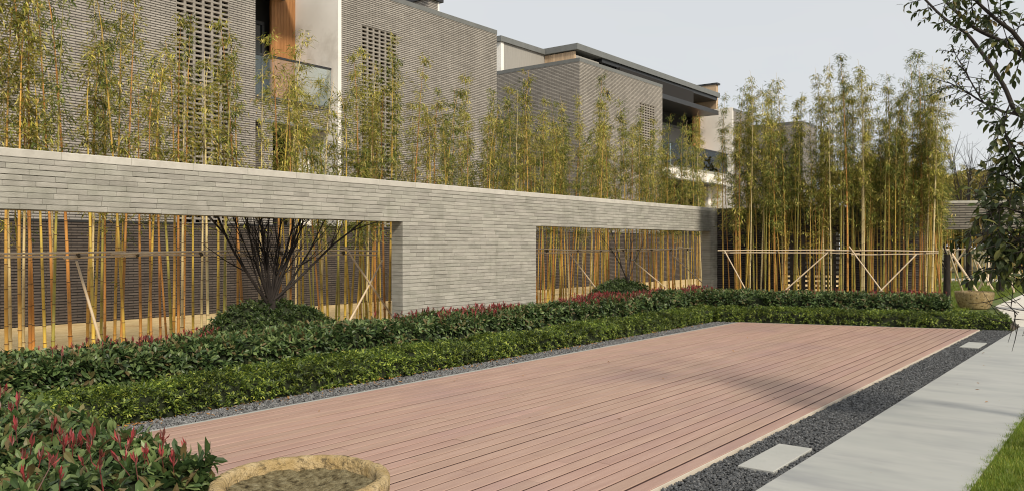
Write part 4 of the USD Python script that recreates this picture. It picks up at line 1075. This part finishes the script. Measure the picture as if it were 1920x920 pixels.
FT = [((45.0, 15.2), 5.0, 2.6), ((50.5, 13.2), 7.0, 2.9), ((48.0, 10.4), 6.2, 2.6), ((54.2, 11.7), 7.6, 3.2), ((60.0, 14.5), 8.4, 3.4), ((58.0, 9.4), 6.6, 2.9), ((62.0, 11.6), 7.2, 3.0), ((66.0, 10.6), 6.2, 3.0), ((63.0, 8.0), 5.6, 2.7), ((70.0, 7.5), 6.2, 3.2), ((66.0, 4.8), 5.8, 3.0), ((56.0, 6.2), 4.8, 2.3), ((74.0, 12.5), 7.8, 3.6), ((46.5, 12.2), 5.6, 2.4)]
for k, (c, H, R) in enumerate(FT):
    far_tree("yellowing green tree in the belt of trees far behind the bamboo", c, H, R, 60 + k, group="distant belt of trees")

# ------------------------------------------------------------------ the evergreen tree at the right edge
BR = {
 'A': [(8.62, 0.3, 2.19), (8.44, 0.6, 2.37), (8.31, 0.86, 2.71), (8.32, 0.93, 2.74), (8.38, 1.01, 2.98), (8.45, 1.16, 3.26), (8.57, 1.34, 3.55), (8.65, 1.48, 3.67), (8.74, 1.61, 3.82), (8.77, 1.74, 3.99)],
 'B': [(8.45, 0.35, 2.58), (8.19, 0.6, 2.93), (7.96, 0.83, 3.15), (7.85, 0.96, 3.27), (7.77, 1.15, 3.39), (7.74, 1.27, 3.53), (7.76, 1.4, 3.69), (7.8, 1.51, 3.89)],
 'C': [(8.18, 0.37, 2.72), (7.88, 0.6, 3.01), (7.6, 0.79, 3.16), (7.55, 0.86, 3.28), (7.47, 0.96, 3.37), (7.37, 1.09, 3.52), (7.3, 1.19, 3.7)],
 'D': [(8.49, 0.63, 2.61), (8.42, 0.87, 2.73), (8.55, 1.04, 2.79), (8.78, 1.23, 2.92), (8.9, 1.4, 3.07), (9.01, 1.58, 3.2)],
 'D2': [(8.78, 1.23, 2.92), (8.83, 1.33, 3.11), (8.87, 1.44, 3.34), (8.93, 1.52, 3.5)],
 'E': [(8.45, 0.35, 1.96), (8.26, 0.59, 2.05), (8.1, 0.8, 2.18), (8.06, 0.93, 2.38), (8.08, 0.99, 2.62), (8.12, 0.94, 2.82)],
 'F': [(8.33, 0.34, 1.56), (8.0, 0.61, 1.73), (7.83, 0.83, 1.86), (7.84, 0.98, 1.93), (7.88, 1.09, 1.87)],
 'G': [(8.09, 0.33, 1.26), (7.9, 0.57, 1.34), (7.75, 0.77, 1.41), (7.76, 0.92, 1.47), (7.8, 1.03, 1.42)],
 'H': [(8.06, 0.36, 1.51), (7.71, 0.66, 1.56), (7.59, 0.81, 1.62), (7.52, 0.91, 1.73), (7.57, 1.0, 1.72)],
 'I': [(8.55, 0.39, 1.74), (8.3, 0.71, 1.96), (8.17, 0.88, 2.1), (8.08, 0.99, 2.19)]}
rt = np.random.default_rng(77)
T0 = np.array([8.55, 0.12, 0.0])
t = thing("evergreen_tree", "dark large leaved evergreen tree leaning in from the right picture edge", "tree", T0)
part(t, "trunk", MB().tube([(0, 0, -0.1), (0.02, 0.02, 0.9), (-0.03, 0.06, 1.7), (-0.06, 0.1, 2.5), (-0.1, 0.12, 3.4), (-0.05, 0.1, 4.6)], [0.075, 0.066, 0.06, 0.052, 0.04, 0.015], 12), "bark_dark", smooth=50)
leafb, twb = MB(), MB()


def spray(p, d, k, size):
    """A leafy twig end: k leaves round a short shoot."""
    d = unit(*d); L = 0.05 + 0.010 * k
    twb.tube([p, p + d * L * 0.6, p + d * L + np.array([0, 0, -0.01])], [0.004, 0.003, 0.002], 4)
    for j in range(k):
        s = (j + 1) / k; a = j * 2.4 + rt.uniform(-.4, .4)
        e1 = unit(*np.cross(d, [0.3, 0.2, 1.0])); e2 = np.cross(d, e1)
        out = unit(*(d * 0.7 + (e1 * math.cos(a) + e2 * math.sin(a)) * 0.9 + np.array([0, 0, -0.35])))
        leafb.leaf(p + d * L * s, out, np.array([0, 0, 1.0]) + rt.normal(0, .35, 3), size * rt.uniform(0.65, 1.15), size * 0.40 * rt.uniform(0.85, 1.15), 0.25, rt.uniform(0.1, 0.45), 2, 0.5)


for key, pts in BR.items():
    p = np.array(pts) - T0
    ra = {"A": 0.026, "B": 0.025, "C": 0.024, "D": 0.014, "D2": 0.008}.get(key, 0.013)
    start = [] if key in ("D", "D2") else [np.array([-0.04, 0.08, max(0.9, p[0][2] - 0.25)])]
    pp_ = np.vstack([*start, p]) if start else p
    dense = np.vstack([np.stack([np.interp(np.linspace(0, len(pp_) - 1, 4 * len(pp_)), np.arange(len(pp_)), pp_[:, c]) for c in range(3)], 1)])
    dense[1:-1] = (dense[:-2] + dense[1:-1] * 2 + dense[2:]) / 4
    part(t, "limb", MB().tube(dense, np.linspace(ra, ra * 0.4, len(dense)), 8), "bark_dark", smooth=50)
    if key in "ABC":
        m_, size, lo = {"A": 9, "B": 26, "C": 34}[key], {"A": 0.065, "B": 0.072, "C": 0.09}[key], {"A": 0.55, "B": 0.42, "C": 0.40}[key]
    elif key in ("D", "D2"):
        m_, size, lo = (26, 0.048, 0.35) if key == "D" else (30, 0.046, 0.05)
    else:
        m_, size, lo = 30, 0.105, 0.38
    for _ in range(m_):
        s = rt.uniform(lo, 1.0) * (len(dense) - 1); i = int(min(s, len(dense) - 2)); q = dense[i] + (dense[i + 1] - dense[i]) * (s - i)
        d = unit(*(dense[i + 1] - dense[i])) * 0.4 + rt.normal(0, 0.6, 3) + np.array([0, 0, 0.1 if key in ("D", "D2") else -0.25 if key in "ABC" else 0.0])
        off = unit(*d) * rt.uniform(0.02, 0.10 if key in ("A", "D2") else 0.16)
        twb.tube([q, q + off], [0.004, 0.003], 4, cap=False)
        spray(q + off, d, int(rt.integers(5, 10)), size)
for _ in range(95):                                                   # the hanging leafy side of the crown
    z = rt.uniform(1.25, 3.0); q = np.array([8.25, 0.62, z]) + np.array([rt.normal(0, 0.16), rt.normal(0, 0.16), 0]) - T0
    spray(q, rt.normal(0, 0.7, 3) + np.array([-0.3, 0.35, 0.0]), int(rt.integers(5, 9)), 0.10)
for _ in range(90):                                                    # bare hanging twigs low down
    z = rt.uniform(0.95, 1.75); q = np.array([7.9 + rt.normal(0, .15), 0.75 + rt.normal(0, .14), z]) - T0
    d = unit(*(rt.normal(0, 1, 3) + np.array([-0.2, 0.3, 0.1])))
    twb.tube([q, q + d * 0.14, q + d * 0.28 + np.array([0, 0, 0.03])], [0.004, 0.003, 0.0015], 4, cap=False)
part(t, "twigs", twb, "bark_dark", kind="stuff")
part(t, "leaves", leafb, "magnolia_leaf", kind="stuff", smooth=False)
